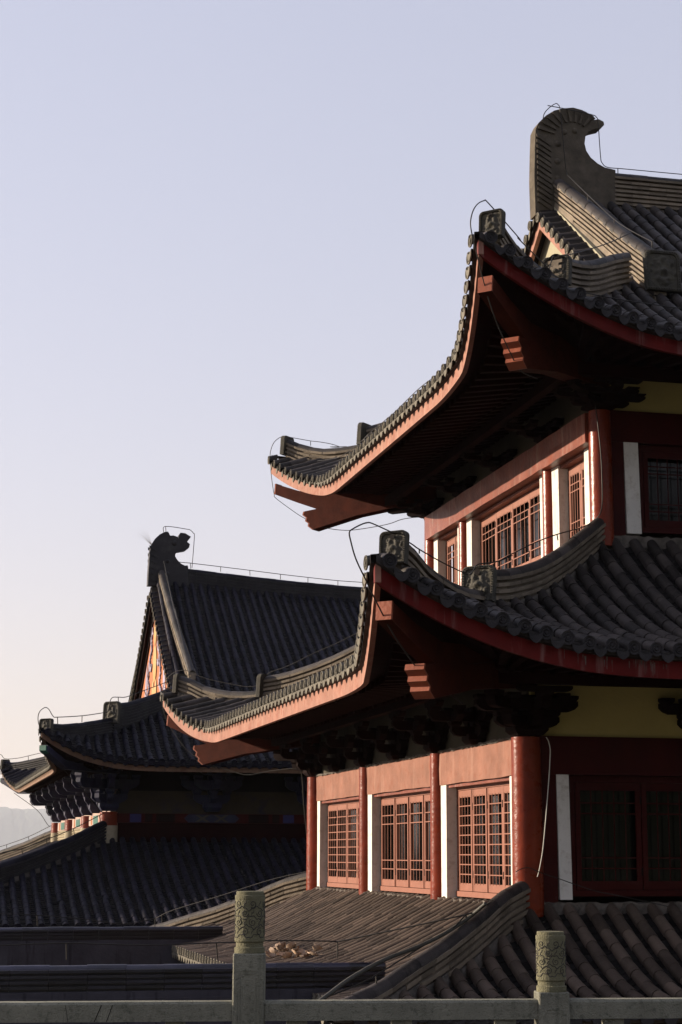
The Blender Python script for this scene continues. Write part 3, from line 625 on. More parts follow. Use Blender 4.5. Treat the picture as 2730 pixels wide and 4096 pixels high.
# pale drips down the front fascia of the middle roof
mb=MB(); rnd=random.Random(4)
for k in range(34):
    a=rnd.choice((rnd.uniform(-.3,2.3),rnd.gauss(.75,.12),rnd.gauss(.15,.1))); y=R2.be(a,'front')-.0025; zt_=R2.zc+R2.lift(a,'front')-rnd.uniform(0,.05); ln=rnd.uniform(.05,.17); w_=rnd.choice((.003,.004,.006,.012))
    n=5; zb_=max(zt_-ln,R2.zc+R2.lift(a,'front')-R2.h+.004)
    mb.rings([[(a-w_*(1-.7*i/n)+rnd.uniform(-.002,.002),y,lerp(zt_,zb_,i/n)),(a+w_*(1-.7*i/n),y,lerp(zt_,zb_,i/n))] for i in range(n+1)],False,smooth=False)
mb.build('lime_drips','mortar',pav)
# ---------------------------------------------------------------- hall behind
hall=empty('temple_hall',(-2.55,26.47,GZ),'dark tiled temple hall behind the red pavilion, with an orange painted gable','temple hall')
BX,BY,BLx,BLy=-2.55,26.47,20,17.0
HU=Tier(BX,BY,BLx,BLy,1.97,1.47,2.89,.80,3.5,3.0,2.2,1.1,[(0,0),(1,.45),(2,1.02),(3,1.52),(5,2.72),(7.5,4.27),(10,5.88)],.14,.272)
HS=Tier(BX,BY,BLx,BLy,6.6,6.0,-1.13,.25,3,2,2.5,1.1,[(0,0),(1.6,.45),(2.6,.75),(3.66,1.14),(5.02,1.65),(6,2.07)],.15,.272)
HU.gl=(2.35,.45,7.5,4.2,10)
for nm,R,tops in (('skirt_roof',HS,(-.12,-.12)),('upper_roof',HU,(2.5,8.45))):
    mb=MB(); en=MB(); ef=MB()
    lt=lambda a:min(tops[0],R.hiplim(a,'left'))-.02
    if R is HU: ft=lambda a:(a if a<2.1 else tops[1])-.02
    else: ft=lambda a:min(tops[1],a)-.02
    R.tiles(mb,'left',lt,ends=en); R.tiles(mb,'front',ft,amax=13.5,ends=ef)
    R.sheet(mb,'left',lt,dz=-.03); R.sheet(mb,'front',ft,dz=-.03)
    R.sheet(mb,'rear',(lambda a:(a if a<2.1 else 8.5)) if R is HU else (lambda a:min(tops[1],a)),na=140,dz=.1)
    ro=mb.build(nm,['tile_blue','pan'],hall); en.build('eave_tile_row','tile_end' ,ro); ef.build('eave_tile_row','tile_blue',ro)  # sunlight painted into the left tile ends, front ones kept dark
    for sd_ in ('left','front'):
        f=MB(); R.fascia(f,sd_); f.build('eave_fascia','hall_fascia',hall)
    if R is HU:
        for sd_ in ('left','front'):
            f=MB(); R.soffit(f,sd_,2.86,3.1); R.rafters(f,sd_,2.86,3.1); f.build('eave_rafters','wood_dark',hall)
HA=[(-1.87,4.02),(-1.80,3.97),(-1.54,3.917),(-.85,4.027),(-.22,4.173),(.1,4.26)]
HB=[(.0,4.62),(.43,4.68),(.99,4.89),(1.66,5.17),(2.2,5.42)]
HC=[(-6.5,-.85),(-5.5,-.50),(-4.5,-.12),(-2.95,.42),(-2.34,.60),(-1.5,.92),(-.98,1.12),(-.4,1.40),(.05,1.60)]
for c in ('near','far'):
    hip_ridge(hall,HU,c,HA,(-1.88,3.86,.42,.36),ma=('tile_blue','ridge_blue','ridge_blue'),seed=21 if c=='near' else 25,course=.07,capr=.085,w=.07)
    hip_ridge(hall,HU,c,HB,(-.02,4.37,.55,.60),ma=('tile_blue','ridge_blue','ridge_blue'),seed=22 if c=='near' else 26,course=.08)
    hip_ridge(hall,HS,c,HC,ma=('tile_blue','mortar','ridge_blue') if c=='near' else ('tile','mortar','ridge'),capr=.12,w=.10)
CAPH=[(29.3,5.85),(30.2,6.42),(31.2,7.05),(32.2,7.72),(33.2,8.42),(34.2,9.14),(34.75,9.6)]
gable(hall,HU,-.2,-.56,-.30,34.97,29.5,CAPH,9,-.285,.17,'orange','ridge_blue','carved','tile_blue',.245,None,.62,lambda x:9.30+.42*max(0,1-(x-.62)/7)**1.6,8.6,29.2,bargema='wood_dark',course=.1)
CH2=[(-0.62,9.1),(-0.61,9.54),(-0.59,9.93),(-0.58,10.19),(-0.54,10.41),(-0.42,10.62),(-0.27,10.77),(-0.12,10.85),(-0.02,10.87),(0.02,10.83),(0.06,10.74),(0.17,10.75),(0.31,10.71),(0.34,10.65),(0.36,10.8),(0.4,10.85),(0.55,10.84),(0.74,10.73),(0.62,10.56),(0.71,10.49),(0.69,10.38),(0.58,10.29),(0.46,10.26),(0.32,10.23),(0.25,10.16),(0.24,10.07),(0.31,9.96),(0.43,9.84),(0.56,9.78),(0.65,9.79),(0.67,9.73),(0.67,9.1)]
end_ornament('ridge_end_ornament',CH2,34.97,.34,'ridge_blue',hall,[((-.60,z+.1),(-.60,z+.19),(-.36,z),(-.36,z+.08)) for z in [9.2+k*.2 for k in range(6)]],[(.2,10.5,.09),(0,9.9,.07),(0,9.5,.07)])
# painted gable scroll: ribbons and central pendant, in low relief
def gp(y,z): return (-.325,y,z)
mb=MB()
for sg in (-1,1):
    for k,(pts) in enumerate([[(.55,7.75),(.85,7.45),(.75,7.1),(1.15,6.85),(1.0,6.5),(.75,6.6)],[(1.3,6.7),(1.5,6.2),(1.25,5.9),(1.65,5.6),(1.4,5.3),(1.0,5.45)],[(1.75,5.6),(1.4,5.05),(.95,4.95),(.5,5.15),(.3,4.85),(0,5.0)],[(1.5,5.2),(1.75,4.85),(1.3,4.75),(1.9,4.5)]]):
        P=[Vector(gp(34.97+sg*y,z)) for y,z in pts]; C=catmull(P,8)
        Q=[]
        for i,p in enumerate(C): Q.append(p+Vector((0,.08*math.sin(i*1.9),.08*math.cos(i*1.9))))
        sweep(mb,Q,.032,5)
for sg in (-1,1): mb.prism([(0,4.2),(1.55,4.2),(1.2,4.9),(.75,5.6),(.3,6.6),(.05,6.9)] ,0,.02,lambda u,d,z:(-.318+d*.3,34.97+sg*(1.95+u*.85),z-.1))
mb.build('gable_scroll','lilac',hall)
mb=MB()
def lens(y,z0,z1,w): mb.rings([[ (-.33,y+w*f*math.cos(t),lerp(z0,z1,.5)+(z1-z0)/2*f*math.sin(t)) if f==1 else (-.35,y+w*f*math.cos(t),lerp(z0,z1,.5)+(z1-z0)/2*f*math.sin(t)) for t in [i*.3927 for i in range(16)]] for f in (1,.6)],True,True)
lens(34.97,7.2,8.0,.28); lens(34.97,6.0,7.2,.42); lens(34.97,8.2,8.9,.05); lens(34.6,5.4,6.1,.15); lens(35.3,5.4,6.1,.15); lens(34.97,5.1,5.9,.22)
mb.build('gable_pendant','gold',hall)
# walls
ml=lambda a,b,z:(BX+b,BY+a,z); mf=lambda a,b,z:(BX+a,BY+b,z)
mb=MB(); mb.box(BX+.25,BX+BLx,BY+.25,BY+BLy-.25,GZ,3.2); mb.build('inner_wall','void',hall)
mb=MB(); mb.box(.2,19,-.02,.25,1.705,2.30,mf); mb.build('wall_panel','painted_panel',hall)
mb=MB(); mb.box(.2,BLy-.2,.06,.25,1.72,2.4,ml); mb.build('wall_panel','pale',hall)
HC_=[0,5.42,11.1,17.0]
for c in HC_:
    column(hall,BX,BY+c,1.38,1.735,.25); column(hall,BX,BY+c,.5,1.379,.245,'beige',1.02,'wrapped_column')
for c in (5.6,11.5): column(hall,BX+c,BY,1.0,1.735,.24)
for i in range(3):
    a0,a1=HC_[i]+.24,HC_[i+1]-.24
    mb=MB(); rough_box(mb,ml,a0,a1,-.03,.2,1.44,1.72,.5,.004); b=mb.build('painted_beam','pale',hall)
    for k,(f0,f1,ma) in enumerate(((.30,.38,'orange'),(.46,.72,'green'),(.80,.86,'orange'))):
        mb=MB(); mb.box(lerp(a0,a1,f0),lerp(a0,a1,f1),-.042,-.028,1.46,1.70,ml); mb.build('painted_band',ma,b)
        for q in range(3):
            pass
    mb=MB(); rs=[]   # ribbed straw-coloured wrap below the beam
    for k in range(22):
        z=lerp(.55,1.435,k/21); o=.02 if k%2 else -.03; rs.append([ml(a0-.1,-.02+o,z),ml(a1+.1,-.02+o,z)])
    mb.rings(rs,False,smooth=False); mb.build('ribbed_wrap','beige',hall)
mb=MB(); mb.box(0.2,19,-.12,.2,1.455,1.70,mf); fb=mb.build('painted_beam','red_shade_side',hall)
mb=MB(); mb.box(.2,19,-.06,.2,.6,1.452,mf); mb.build('lintel','wood_dark',hall)
def hexpanel(a0,a1):
    z0,z1=1.47,1.685; zc=(z0+z1)/2
    mb=MB(); mb.prism([(a0,zc),(a0+.12,z0),(a1-.12,z0),(a1,zc),(a1-.12,z1),(a0+.12,z1)],-.128,-.118,lambda u,d,z:mf(u,d,z)); mb.build('painted_panel','hall_bracket',fb)
    mb=MB(); n=2; w=(a1-a0)*.33
    for c in (lerp(a0,a1,.33),lerp(a0,a1,.67)):
        for sg in (-1,1): mb.prism([(c-w*.42,zc+sg*.095),(c-w*.22,zc+sg*.095),(c+w*.42,zc-sg*.095),(c+w*.22,zc-sg*.095)] if sg==1 else [(c-w*.42,zc-.095),(c-w*.22,zc-.095),(c+w*.42,zc+.095),(c+w*.22,zc+.095)],-.134-.002*sg,-.124,lambda u,d,z:mf(u,d,z))
    mb.build('painted_cross','panel_dim',fb)
for c in (2.75,8.5,14.3): hexpanel(c-.75,c+.75)
for a0,a1,ma in ((.55,.85,'blue'),(.95,1.15,'bracket'),(4.4,4.6,'bracket'),(4.7,5.0,'blue'),(1.25,1.75,'bracket'),(3.75,4.3,'bracket')):
    mb=MB(); mb.box(a0,a1,-.128,-.118,1.47,1.685,mf); mb.build('painted_band',ma,fb)
for a in (0,2.7,5.42,8.2,11.1,14,16.9): bracket(hall,ml,a,1.76,2.85,'hall_bracket',1.25,1.0)
for a in (2.75,5.6,8.4,11.4): bracket(hall,mf,a,1.76,2.85,'hall_bracket',1.25,1.0)
bracket(hall,mf,0,1.762,2.86,'hall_bracket',1.2,1.0,diag=True)
bracket(hall,lambda a,b,z:(BX+b,BY+BLy-a,z),0,1.762,2.86,'hall_bracket',1.2,1.0,diag=True)
for P,dx,dy in (((BX,BY),1,1),((BX,BY+BLy),1,-1)):
    ux,uy=dx/math.sqrt(2),dy/math.sqrt(2); mb=MB(); mb.prism([(-1.9,3.36),(-1.9,3.2),(-1.3,2.78),(-.2,2.75),(.2,2.75),(.2,3.1),(-1.0,2.95),(-1.4,3.02)],-.13,.13,lambda t,d,z:(P[0]+t*dx-d*uy,P[1]+t*dy+d*ux,z)); hb=mb.build('hip_beam','hall_bracket',hall); mb=MB(); mb.prism([(-1.93,3.35),(-1.93,3.22),(-1.85,3.14),(-1.85,3.33)],-.11,.11,lambda t,d,z:(P[0]+t*dx-d*uy,P[1]+t*dy+d*ux,z)); mb.build('beam_end_cap','green',hb)
WIRES={
'ridge_rod_upper':[[[2.6,6.03,13.35],[2.63,6.03,13.46],[2.72,6.03,13.57],[2.84,6.03,13.66],[2.89,6.03,13.64],[2.92,6.03,13.56],[2.96,6.03,13.08],[2.99,6.03,12.63],[3.02,6.03,12.38],[2.9,5.53,12.09],[2.9,4.75,11.5],[2.9,3.61,10.66],[2.9,2.89,10.21],[2.9,2.13,9.78]],[[2.69,6.03,13.61],[3.12,6.03,13.57],[3.52,6.03,13.52],[3.6,6.03,13.48],[3.63,6.03,13.38],[3.66,6.03,12.75],[3.69,6.03,12.63],[3.79,6.03,12.56],[4.12,6.03,12.56],[5.2,6.03,12.56],[6.4,6.03,12.57]],[[3.98,6.03,12.56],[3.98,6.03,12.47]],[[2.9,4.75,11.5],[2.9,4.75,11.4]],[[2.9,3.61,10.66],[2.9,3.62,10.6]],[[2.9,2.13,9.78],[2.9,2.15,9.69]],[[2.9,2.9,10.2],[2.17,2.17,9.7],[1.28,1.28,9.17],[0.89,0.89,8.98],[0.81,0.81,8.93],[0.72,0.72,8.71]]],
'hip_rod_upper_near':[[[1.08,1.08,8.6],[0.72,0.72,8.71],[0.05,0.05,8.87],[0.07,0.07,8.88],[-0.37,-0.37,9.03],[-0.63,-0.63,9.11],[-0.67,-0.67,9.1],[-0.79,-0.79,9.01],[-0.89,-0.89,8.88],[-0.95,-0.95,8.72],[-0.95,-0.95,8.59],[-0.87,-0.87,8.37],[-0.69,-0.69,7.93],[-0.47,-0.47,7.53],[-0.14,-0.14,7.15],[0.04,0.04,7.01],[0.4,0.4,7.02]]],
'eave_wire_upper_front':[[[0.64,-0.1,8.2],[0.82,-0.1,8.15],[1.38,-0.1,8.08],[2.34,-0.1,8.01],[3.27,-0.1,7.97]],[[1.39,-0.1,8.08],[1.39,-0.1,7.99]]],
'eave_wire_upper_left':[[[-0.2,2.75,7.74],[-0.2,3.5,7.79],[-0.2,4.29,7.82],[-0.2,5.5,7.8],[-0.2,6.04,7.8],[-0.2,7.43,7.83],[-0.2,7.95,7.81],[-0.2,7.42,7.83],[-0.2,8.09,7.82],[-0.2,9.51,7.88],[-0.2,10.44,8.02],[-0.2,11.6,8.23]],[[-0.2,3.5,7.79],[-0.2,3.43,7.74]],[[-0.2,5.5,7.8],[-0.2,5.4,7.74]],[[-0.2,6.04,7.8],[-0.2,6.01,7.74]]],
'hip_rod_upper_far':[[[0.49,12.01,8.65],[0.21,12.29,8.69],[0.37,12.13,8.66],[0.22,12.28,8.75],[0.01,12.49,8.83],[-0.15,12.65,8.88],[-0.54,13.04,9.03],[-0.63,13.13,9.04],[-0.75,13.25,8.95],[-0.81,13.31,8.78],[-0.82,13.32,8.6],[-0.8,13.3,8.31],[-0.77,13.27,8.04],[-0.74,13.24,7.84],[-0.72,13.22,7.78],[-0.51,13.01,7.56],[-0.26,12.76,7.32],[-0.0,12.5,7.13],[0.12,12.38,7.05],[0.41,12.09,6.96],[0.67,11.83,6.94],[1.15,11.35,6.98],[1.4,11.1,7.05],[1.7,10.8,7.04],[1.71,10.6,6.85]],[[-0.12,12.62,8.87],[-0.12,12.62,8.77]]],
'hip_rod_middle_near':[[[-2.44,-2.44,4.28],[-2.72,-2.72,4.31],[-2.8,-2.8,4.3],[-2.89,-2.89,4.26],[-3.02,-3.02,4.18],[-3.07,-3.07,4.13],[-3.05,-3.05,4.04],[-2.97,-2.97,3.85],[-2.81,-2.81,3.63],[-2.73,-2.73,3.52],[-2.59,-2.59,3.34],[-2.39,-2.39,3.1],[-2.15,-2.15,2.88],[-1.91,-1.91,2.69],[-1.67,-1.67,2.6],[-1.2,-1.2,2.42]],[[-2.44,-2.44,4.28],[-2.09,-2.09,4.21],[-1.95,-1.95,4.17],[-1.54,-1.54,4.09],[-1.16,-1.16,4.04],[-1.06,-1.06,4.03],[-0.98,-0.98,4.1],[-0.88,-0.88,4.2],[-0.56,-0.56,4.29],[-0.2,-0.2,4.45],[-0.48,-0.48,4.32],[0.18,0.18,4.67],[0.78,0.78,4.94],[1.33,1.33,5.15],[1.7,1.7,5.35],[1.66,1.33,5.45],[1.66,1.29,5.83],[1.66,1.31,6.23],[1.66,1.39,6.64],[1.66,1.48,6.99]],[[-1.95,-1.95,4.17],[-1.95,-1.95,4.12]],[[-0.48,-0.48,4.32],[-0.46,-0.46,4.25]],[[0.78,0.78,4.94],[0.8,0.8,4.86]]],
'hip_rod_middle_far':[[[0.77,11.73,4.94],[0.35,12.15,4.72],[-0.03,12.53,4.55],[-0.46,12.96,4.33],[-0.75,13.25,4.23],[-0.82,13.32,4.18],[-0.94,13.44,4.0],[-1.12,13.62,3.95],[-1.36,13.86,4.0],[-1.9,14.4,4.17],[-2.21,14.71,4.34],[-2.34,14.84,4.37],[-2.49,14.99,4.33],[-2.64,15.14,4.17],[-2.69,15.19,3.89],[-2.67,15.17,3.6],[-2.58,15.08,3.31],[-2.42,14.92,3.02],[-2.22,14.72,2.73],[-1.9,14.4,2.46],[-1.68,14.18,2.33],[-1.86,14.36,2.43],[-1.37,13.87,2.25],[-1.13,13.63,2.19],[-0.79,13.29,2.25],[-0.34,12.75,2.29],[-0.24,12.75,2.24],[-0.19,12.75,1.64],[-0.13,12.75,1.06],[-0.09,12.75,0.87]]],
'corner_cable':[[[0.19,-0.28,2.1],[0.22,-0.28,2.05],[0.24,-0.28,1.96],[0.24,-0.28,1.88],[0.22,-0.28,1.61],[0.17,-0.28,1.12],[0.12,-0.28,0.7],[0.07,-0.28,0.45],[0.04,-0.28,0.35]]],
'skirt_wire_front':[[[-0.25,-0.3,0.41],[-0.17,-0.3,0.45],[-0.07,-0.3,0.46],[0.08,-0.3,0.4],[0.31,-0.3,0.33],[0.49,-0.3,0.27],[0.82,-0.3,0.17],[1.09,-0.3,0.12],[1.34,-0.3,0.07],[1.78,-0.3,-0.02]]],
'hip_rod_lower_near':[[[-2.52,-0.2,-0.43],[-1.18,-1.18,-0.08],[-0.82,-0.82,0.02],[0.25,0.25,0.35]],[[-1.18,-1.18,-0.08],[-1.17,-1.17,-0.19]],[[-2.66,-2.66,-0.67],[-2.66,-2.66,-0.77]],[[-1.18,-1.18,-0.08],[-1.46,-1.46,-0.25],[-1.97,-1.97,-0.42],[-2.66,-2.66,-0.67],[-2.98,-2.98,-0.76],[-3.42,-3.42,-0.85]]],
'hip_rod_lower_far':[[[-2.73,15.23,-0.66],[-2.4,14.9,-0.48],[-1.57,14.07,-0.18],[-0.76,13.26,0.13],[-0.15,12.65,0.3]],[[-2.61,15.11,-0.57],[-2.61,15.11,-0.82]],[[-0.43,12.93,0.25],[-0.42,12.92,0.15]]],
'wall_rod_near':[[[-6.73,-0.2,-0.44],[-6.59,-0.2,-0.44],[-5.81,-0.2,-0.42],[-4.88,-0.2,-0.45],[-4.02,-0.2,-0.43],[-3.8,-0.2,-0.43],[-3.41,-0.2,-0.41],[-2.68,-0.2,-0.42],[-2.52,-0.2,-0.43]],[[-5.81,-0.2,-0.42],[-5.8,-0.2,-0.61]],[[-4.02,-0.2,-0.43],[-4.0,-0.2,-0.63]],[[-2.52,-0.2,-0.43],[-2.52,-0.2,-0.62]]],
'wall_rod_far':[[[-6.23,12.0,-0.44],[-6.01,12.0,-0.45],[-5.33,12.0,-0.48],[-4.42,12.0,-0.56],[-3.73,12.0,-0.65],[-3.16,12.0,-0.55]],[[-5.33,12.0,-0.48],[-5.32,12.0,-0.68]],[[-3.16,12.0,-0.55],[-3.16,12.0,-0.71]]],
'ridge_rod_hall':[[[-0.12,35.0,10.85],[-0.08,35.0,11.07],[0.63,35.0,11.01],[0.75,35.0,10.98],[0.85,35.0,10.88],[0.88,35.0,10.76],[0.82,35.0,9.74]],[[-0.09,34.8,11.02],[-0.08,34.8,10.77],[-0.12,34.8,9.87],[-0.2,34.09,9.69],[-0.2,31.68,7.95],[-0.2,30.91,7.52],[-0.2,31.37,7.84],[-0.2,28.26,5.71]],[[0.35,35.0,9.92],[0.77,35.0,9.9],[0.77,35.0,9.9],[1.76,35.0,9.82],[2.72,35.0,9.74],[3.74,35.0,9.65],[4.66,35.0,9.58],[5.67,35.0,9.51],[6.62,35.0,9.48],[8.37,35.0,9.42]],[[0.77,35.0,9.9],[0.78,35.0,9.72]],[[1.76,35.0,9.82],[1.76,35.0,9.66]],[[2.72,35.0,9.74],[2.73,35.0,9.57]],[[3.74,35.0,9.65],[3.74,35.0,9.48]],[[4.66,35.0,9.58],[4.66,35.0,9.4]],[[5.67,35.0,9.51],[5.67,35.0,9.35]]],
'hip_rod_hall_near':[[[-4.55,24.44,3.71],[-4.63,24.37,3.98],[-4.6,24.4,4.18],[-4.46,24.54,4.31],[-4.35,24.64,4.28],[-4.22,24.78,4.11],[-4.1,24.9,4.1],[-3.41,25.59,4.2],[-2.79,26.21,4.34],[-2.66,26.34,4.39],[-2.57,26.43,4.74],[-2.36,26.64,4.8],[-2.12,26.87,4.83],[-1.56,27.43,5.07],[-0.86,28.13,5.38]],[[-4.1,24.9,4.1],[-4.09,24.91,3.92]],[[-3.41,25.59,4.2],[-3.41,25.59,4.03]],[[-2.78,26.22,4.34],[-2.77,26.22,4.17]],[[-2.36,26.64,4.8],[-2.35,26.65,4.65]],[[-1.56,27.43,5.07],[-1.5,27.5,4.93]]],
'down_wire_hall':[[[-4.44,24.56,3.41],[-4.12,24.88,3.03],[-3.66,25.34,2.56],[-3.43,25.57,2.39],[-2.86,26.14,1.79],[-2.69,26.31,1.72],[-2.58,26.42,1.78]]],
'hip_rod_hall_far':[[[-4.77,45.72,4.27],[-4.6,45.55,4.23],[-4.52,45.47,4.19],[-4.4,45.35,4.06],[-3.97,44.92,4.07],[-3.62,44.57,4.14],[-3.1,44.05,4.25]],[[-4.28,45.23,4.05],[-4.29,45.24,3.87]],[[-3.62,44.57,4.14],[-3.61,44.56,3.95]],[[-4.06,45.01,2.82],[-3.26,44.21,2.19],[-2.9,43.85,1.68],[-2.79,43.74,1.63],[-2.61,43.56,1.71]],[[-2.79,43.74,1.63],[-3.52,44.47,1.25],[-4.25,45.2,0.97],[-4.64,45.59,0.84]],[[-2.77,43.72,1.64],[-2.75,43.7,1.45]],[[-3.52,44.47,1.25],[-3.49,44.44,1.06]],[[-4.25,45.2,0.97],[-4.23,45.18,0.77]]],
'hip_rod_skirt_hall':[[[-2.58,26.42,1.77],[-2.83,26.17,1.63],[-3.56,25.44,1.28],[-4.29,24.71,0.99],[-4.94,24.06,0.76],[-5.39,23.61,0.67],[-5.63,23.37,0.59]],[[-2.83,26.17,1.63],[-2.78,26.22,1.46]],[[-3.56,25.44,1.27],[-3.53,25.46,1.13]],[[-4.3,24.7,0.99],[-4.27,24.73,0.85]],[[-4.94,24.06,0.76],[-4.92,24.08,0.61]]],
'conduit':[[[-1.0,-1.38,0.05],[-1.16,-1.16,-0.13],[-1.58,-1.58,-0.29],[-2.02,-2.02,-0.41],[-2.55,-2.55,-0.52],[-3.05,-3.05,-0.68],[-3.42,-3.42,-0.85],[-3.61,-3.61,-0.92]]],
}
# ---------------------------------------------------------------- courtyard walls with tiled copings
def coping_wall(name,label,y,x0,x1,ztop,capr,courses,zbase,ma):
    root=empty(name,(x1,y,GZ),label,'wall')
    mb=MB(); n=int((x1-x0)/.5); pts=[Vector((lerp(x0,x1,i/n),y,ztop)) for i in range(n+1)]
    ridge_sweep(mb,pts,lambda i:zbase,(0,1,0),w=.11,capr=capr,course=.062,seg=.46,minh=courses*.062+.02); c=mb.build('tiled_coping',['wall_cap','wall_plaster',ma],root)
    mb=MB(); mb.rings([[(x1+.004,y+capr*f*math.cos(t),ztop-capr+capr*f*math.sin(t)) for t in [i*.5236 for i in range(12)]] for f in (1.02,.2)],True,True); mb.build('coping_end',ma,c)
    mb=MB(); rough_box(mb,lambda a,b,z:(a,y+b,z),x0,x1-.02,-.13,.13,GZ,zbase,.5,.006); mb.build('wall_body','wall_plaster',root)
    return root
coping_wall('courtyard_wall','long dark courtyard wall with a round tiled coping just behind the stone balustrade',-.2,-11,-1.93,-.672,.055,3,-.98,'wall_blue')
coping_wall('courtyard_wall','dark courtyard wall with tiled coping farther back, in front of the temple hall roof',12.0,-13,-1.89,-.695,.05,3,-.95,'wall_blue')
# ---------------------------------------------------------------- stone balustrade
C0=Vector((-7.666,-22.246,.599))
PL=Vector((-7.197,-12.81,-.121)); PR=Vector((-3.727,-13.24,-.1215))
rd=(PR-PL); rd.z=0; rd.normalize(); rn=Vector((-rd.y,rd.x,0))
bal=empty('stone_balustrade',(-5.95,-13.0,-1.0),'grey stone balustrade with two cloud carved posts across the bottom of the view','balustrade')
def along(x): return PL+rd*x
def post(x,ztop,zcyl,ang,ma):
    c=along(x); R_=Matrix.Rotation(ang,4,'Z'); mp=lambda u,d,z:tuple(Vector((c.x,c.y,0))+(R_@Vector((u,d,0)))+Vector((0,0,z)))
    mb=MB(); h=.079; ch=.006
    o=[(-h+ch,-h),(h-ch,-h),(h,-h+ch),(h,h-ch),(h-ch,h),(-h+ch,h),(-h,h-ch),(-h,-h+ch)]
    mb.rings([[mp(u,d,z) for u,d in o] for z in (-1.0,zcyl-.006)]+[[mp(u*.96,d*.96,zcyl) for u,d in o]],True,True,smooth=False)
    zt=zcyl-.085
    for (p,q) in (((-.038,zt),(.038,zt)),((-.052,zt-.03),(-.038,zt)),((.038,zt),(.052,zt-.03)),((-.055,zt-.03),(-.055,-1)),((.055,zt-.03),(.055,-1)),((-.03,zt-.014),(.03,zt-.014)),((-.04,zt-.035),(-.04,-1)),((.04,zt-.035),(.04,-1))):   # carved panel outline
        for face in (0,1):
            f=(lambda u,d,z:mp(u,d,z)) if face==0 else (lambda u,d,z:mp(d,-u,z))
            P=[Vector(f(p[0],-h-.0005,p[1])),Vector(f(q[0],-h-.0005,q[1]))]; sweep(mb,P,.0022,4)
    o=mb.build('post',ma,bal)
    # carved cylinder: lathe + scrolls, dark lines painting groove shade and dirt
    mb=MB(); R=.077; H=ztop-zcyl
    prof=[(R*.99,0),(R,.004),(R,.027),(R*.9,.032),(R*.9,.052),(R*.97,.056),(R,.060),(R,.075),(R*.985,.077),(R*.985,H-.040),(R,H-.038),(R,H-.022),(R*.985,H-.020),(R*.915,H-.0185),(R*.915,H-.004),(R*.88,H)]
    mb.rings([[(c.x+r*math.cos(2*math.pi*i/40),c.y+r*math.sin(2*math.pi*i/40),zcyl+z) for i in range(40)] for r,z in prof],True,True,smooth=False)
    def on(t,z,e=.0): return Vector((c.x+(R*.985+e)*math.cos(t),c.y+(R*.985+e)*math.sin(t),zcyl+z))
    rows=4; zh=(H-.125)/rows; nseg=6; rnd=random.Random(int(x*100))
    for k in range(rows):
        zz=.085+zh*k; off=(k%2)*.5
        for s in range(nseg):
            t0=(s+off)*2*math.pi/nseg; dt=2*math.pi/nseg; sgn=1 if (s+k)%2 else -1
            sp_=[]
            for i in range(30):
                q=i/29; rr=.0235*(1-q*.82)*zh/.055; an=q*8.6+1.2+k; sp_.append(on(t0+sgn*rr*math.cos(an)/R,zz+zh*.5+rr*math.sin(an),.0006))
            sweep(mb,sp_,lambda t:.0021*(1-.3*t),4,mi=1)
            sp_=[on(t0+dt*(u-.5),zz+zh*(.02+.2*math.sin(2*math.pi*u+k)+.08*math.sin(6*math.pi*u)),.0006) for u in [i/20 for i in range(21)]]
            sweep(mb,sp_,.0019,4,mi=1)
            sp_=[on(t0+dt*(.42+.16*u),zz+zh*(.25+.6*u+.12*math.sin(u*6)),.0006) for u in [i/8 for i in range(9)]]
            sweep(mb,sp_,.0016,4,mi=1)
    mb.build('carved_finial',['stone_warm','tile_dark_end'],o)
# rails
vl=(Vector((-6.0,-13.192,0))-C0)
def xat(px):  # distance along the rail of a photographed column
    d=fw+rt*((px-1365)/7214.)-up*((3950-2048)/7214.)
    n=rn; t=(PL-C0).dot(n)/d.dot(n); return ((C0+d*t)-PL).dot(rd)
x1,x2=xat(1003),xat(2212)
post(x1,.4215,.1145,math.radians(-14),'stone'); post(x2,.219,-.083,math.radians(-9),'stone')
post(x1-2.6,.22,-.08,math.radians(-10),'stone'); post(x2+2.2,.22,-.08,math.radians(-10),'stone')
for (a,b) in ((x1-2.52,x1-.075),(x1+.075,x2-.075),(x2+.075,x2+2.12)):
    mb=MB(); mp=lambda u,d,z:tuple(along(u)+rn*d+Vector((0,0,z-along(u).z)))
    zt=PL.z; o=[(-.05,-.012),(-.04,0),(.05,0),(.06,-.012),(.06,-.096),(-.05,-.096)]
    n=24; mb.rings([[mp(lerp(a,b,i/n),d,zt+z+random.uniform(-.0008,.0008)) for d,z in o] for i in range(n+1)],True,True,smooth=False); mb.build('rail','stone',bal)
    mb=MB(); mb.box(a,b,-.03,.04,-.96,-.62,mp); mb.build('lower_panel','stone',bal)
    for q in (.12,.5,.88):
        mb=MB(); u=lerp(a,b,q); mb.box(u-.05,u+.05,-.03,.04,-.618,zt-.097,mp); mb.build('rail_block','stone',bal)
for (px,dx,w) in ((415,-26,.0022),(460,-24,.0018),(272,12,.0012)):     # dark rain cracks on the left rail face
    u=xat(px); mb=MB(); mp=lambda uu,d,z:tuple(along(uu)+rn*d+Vector((0,0,z-along(uu).z)))
    P=[Vector(mp(u+dx*.00125*i/10+random.uniform(-.001,.001),-.0505,PL.z-.014-.08*i/10)) for i in range(11)]; sweep(mb,P,w,5); mb.build('crack','void',bal)
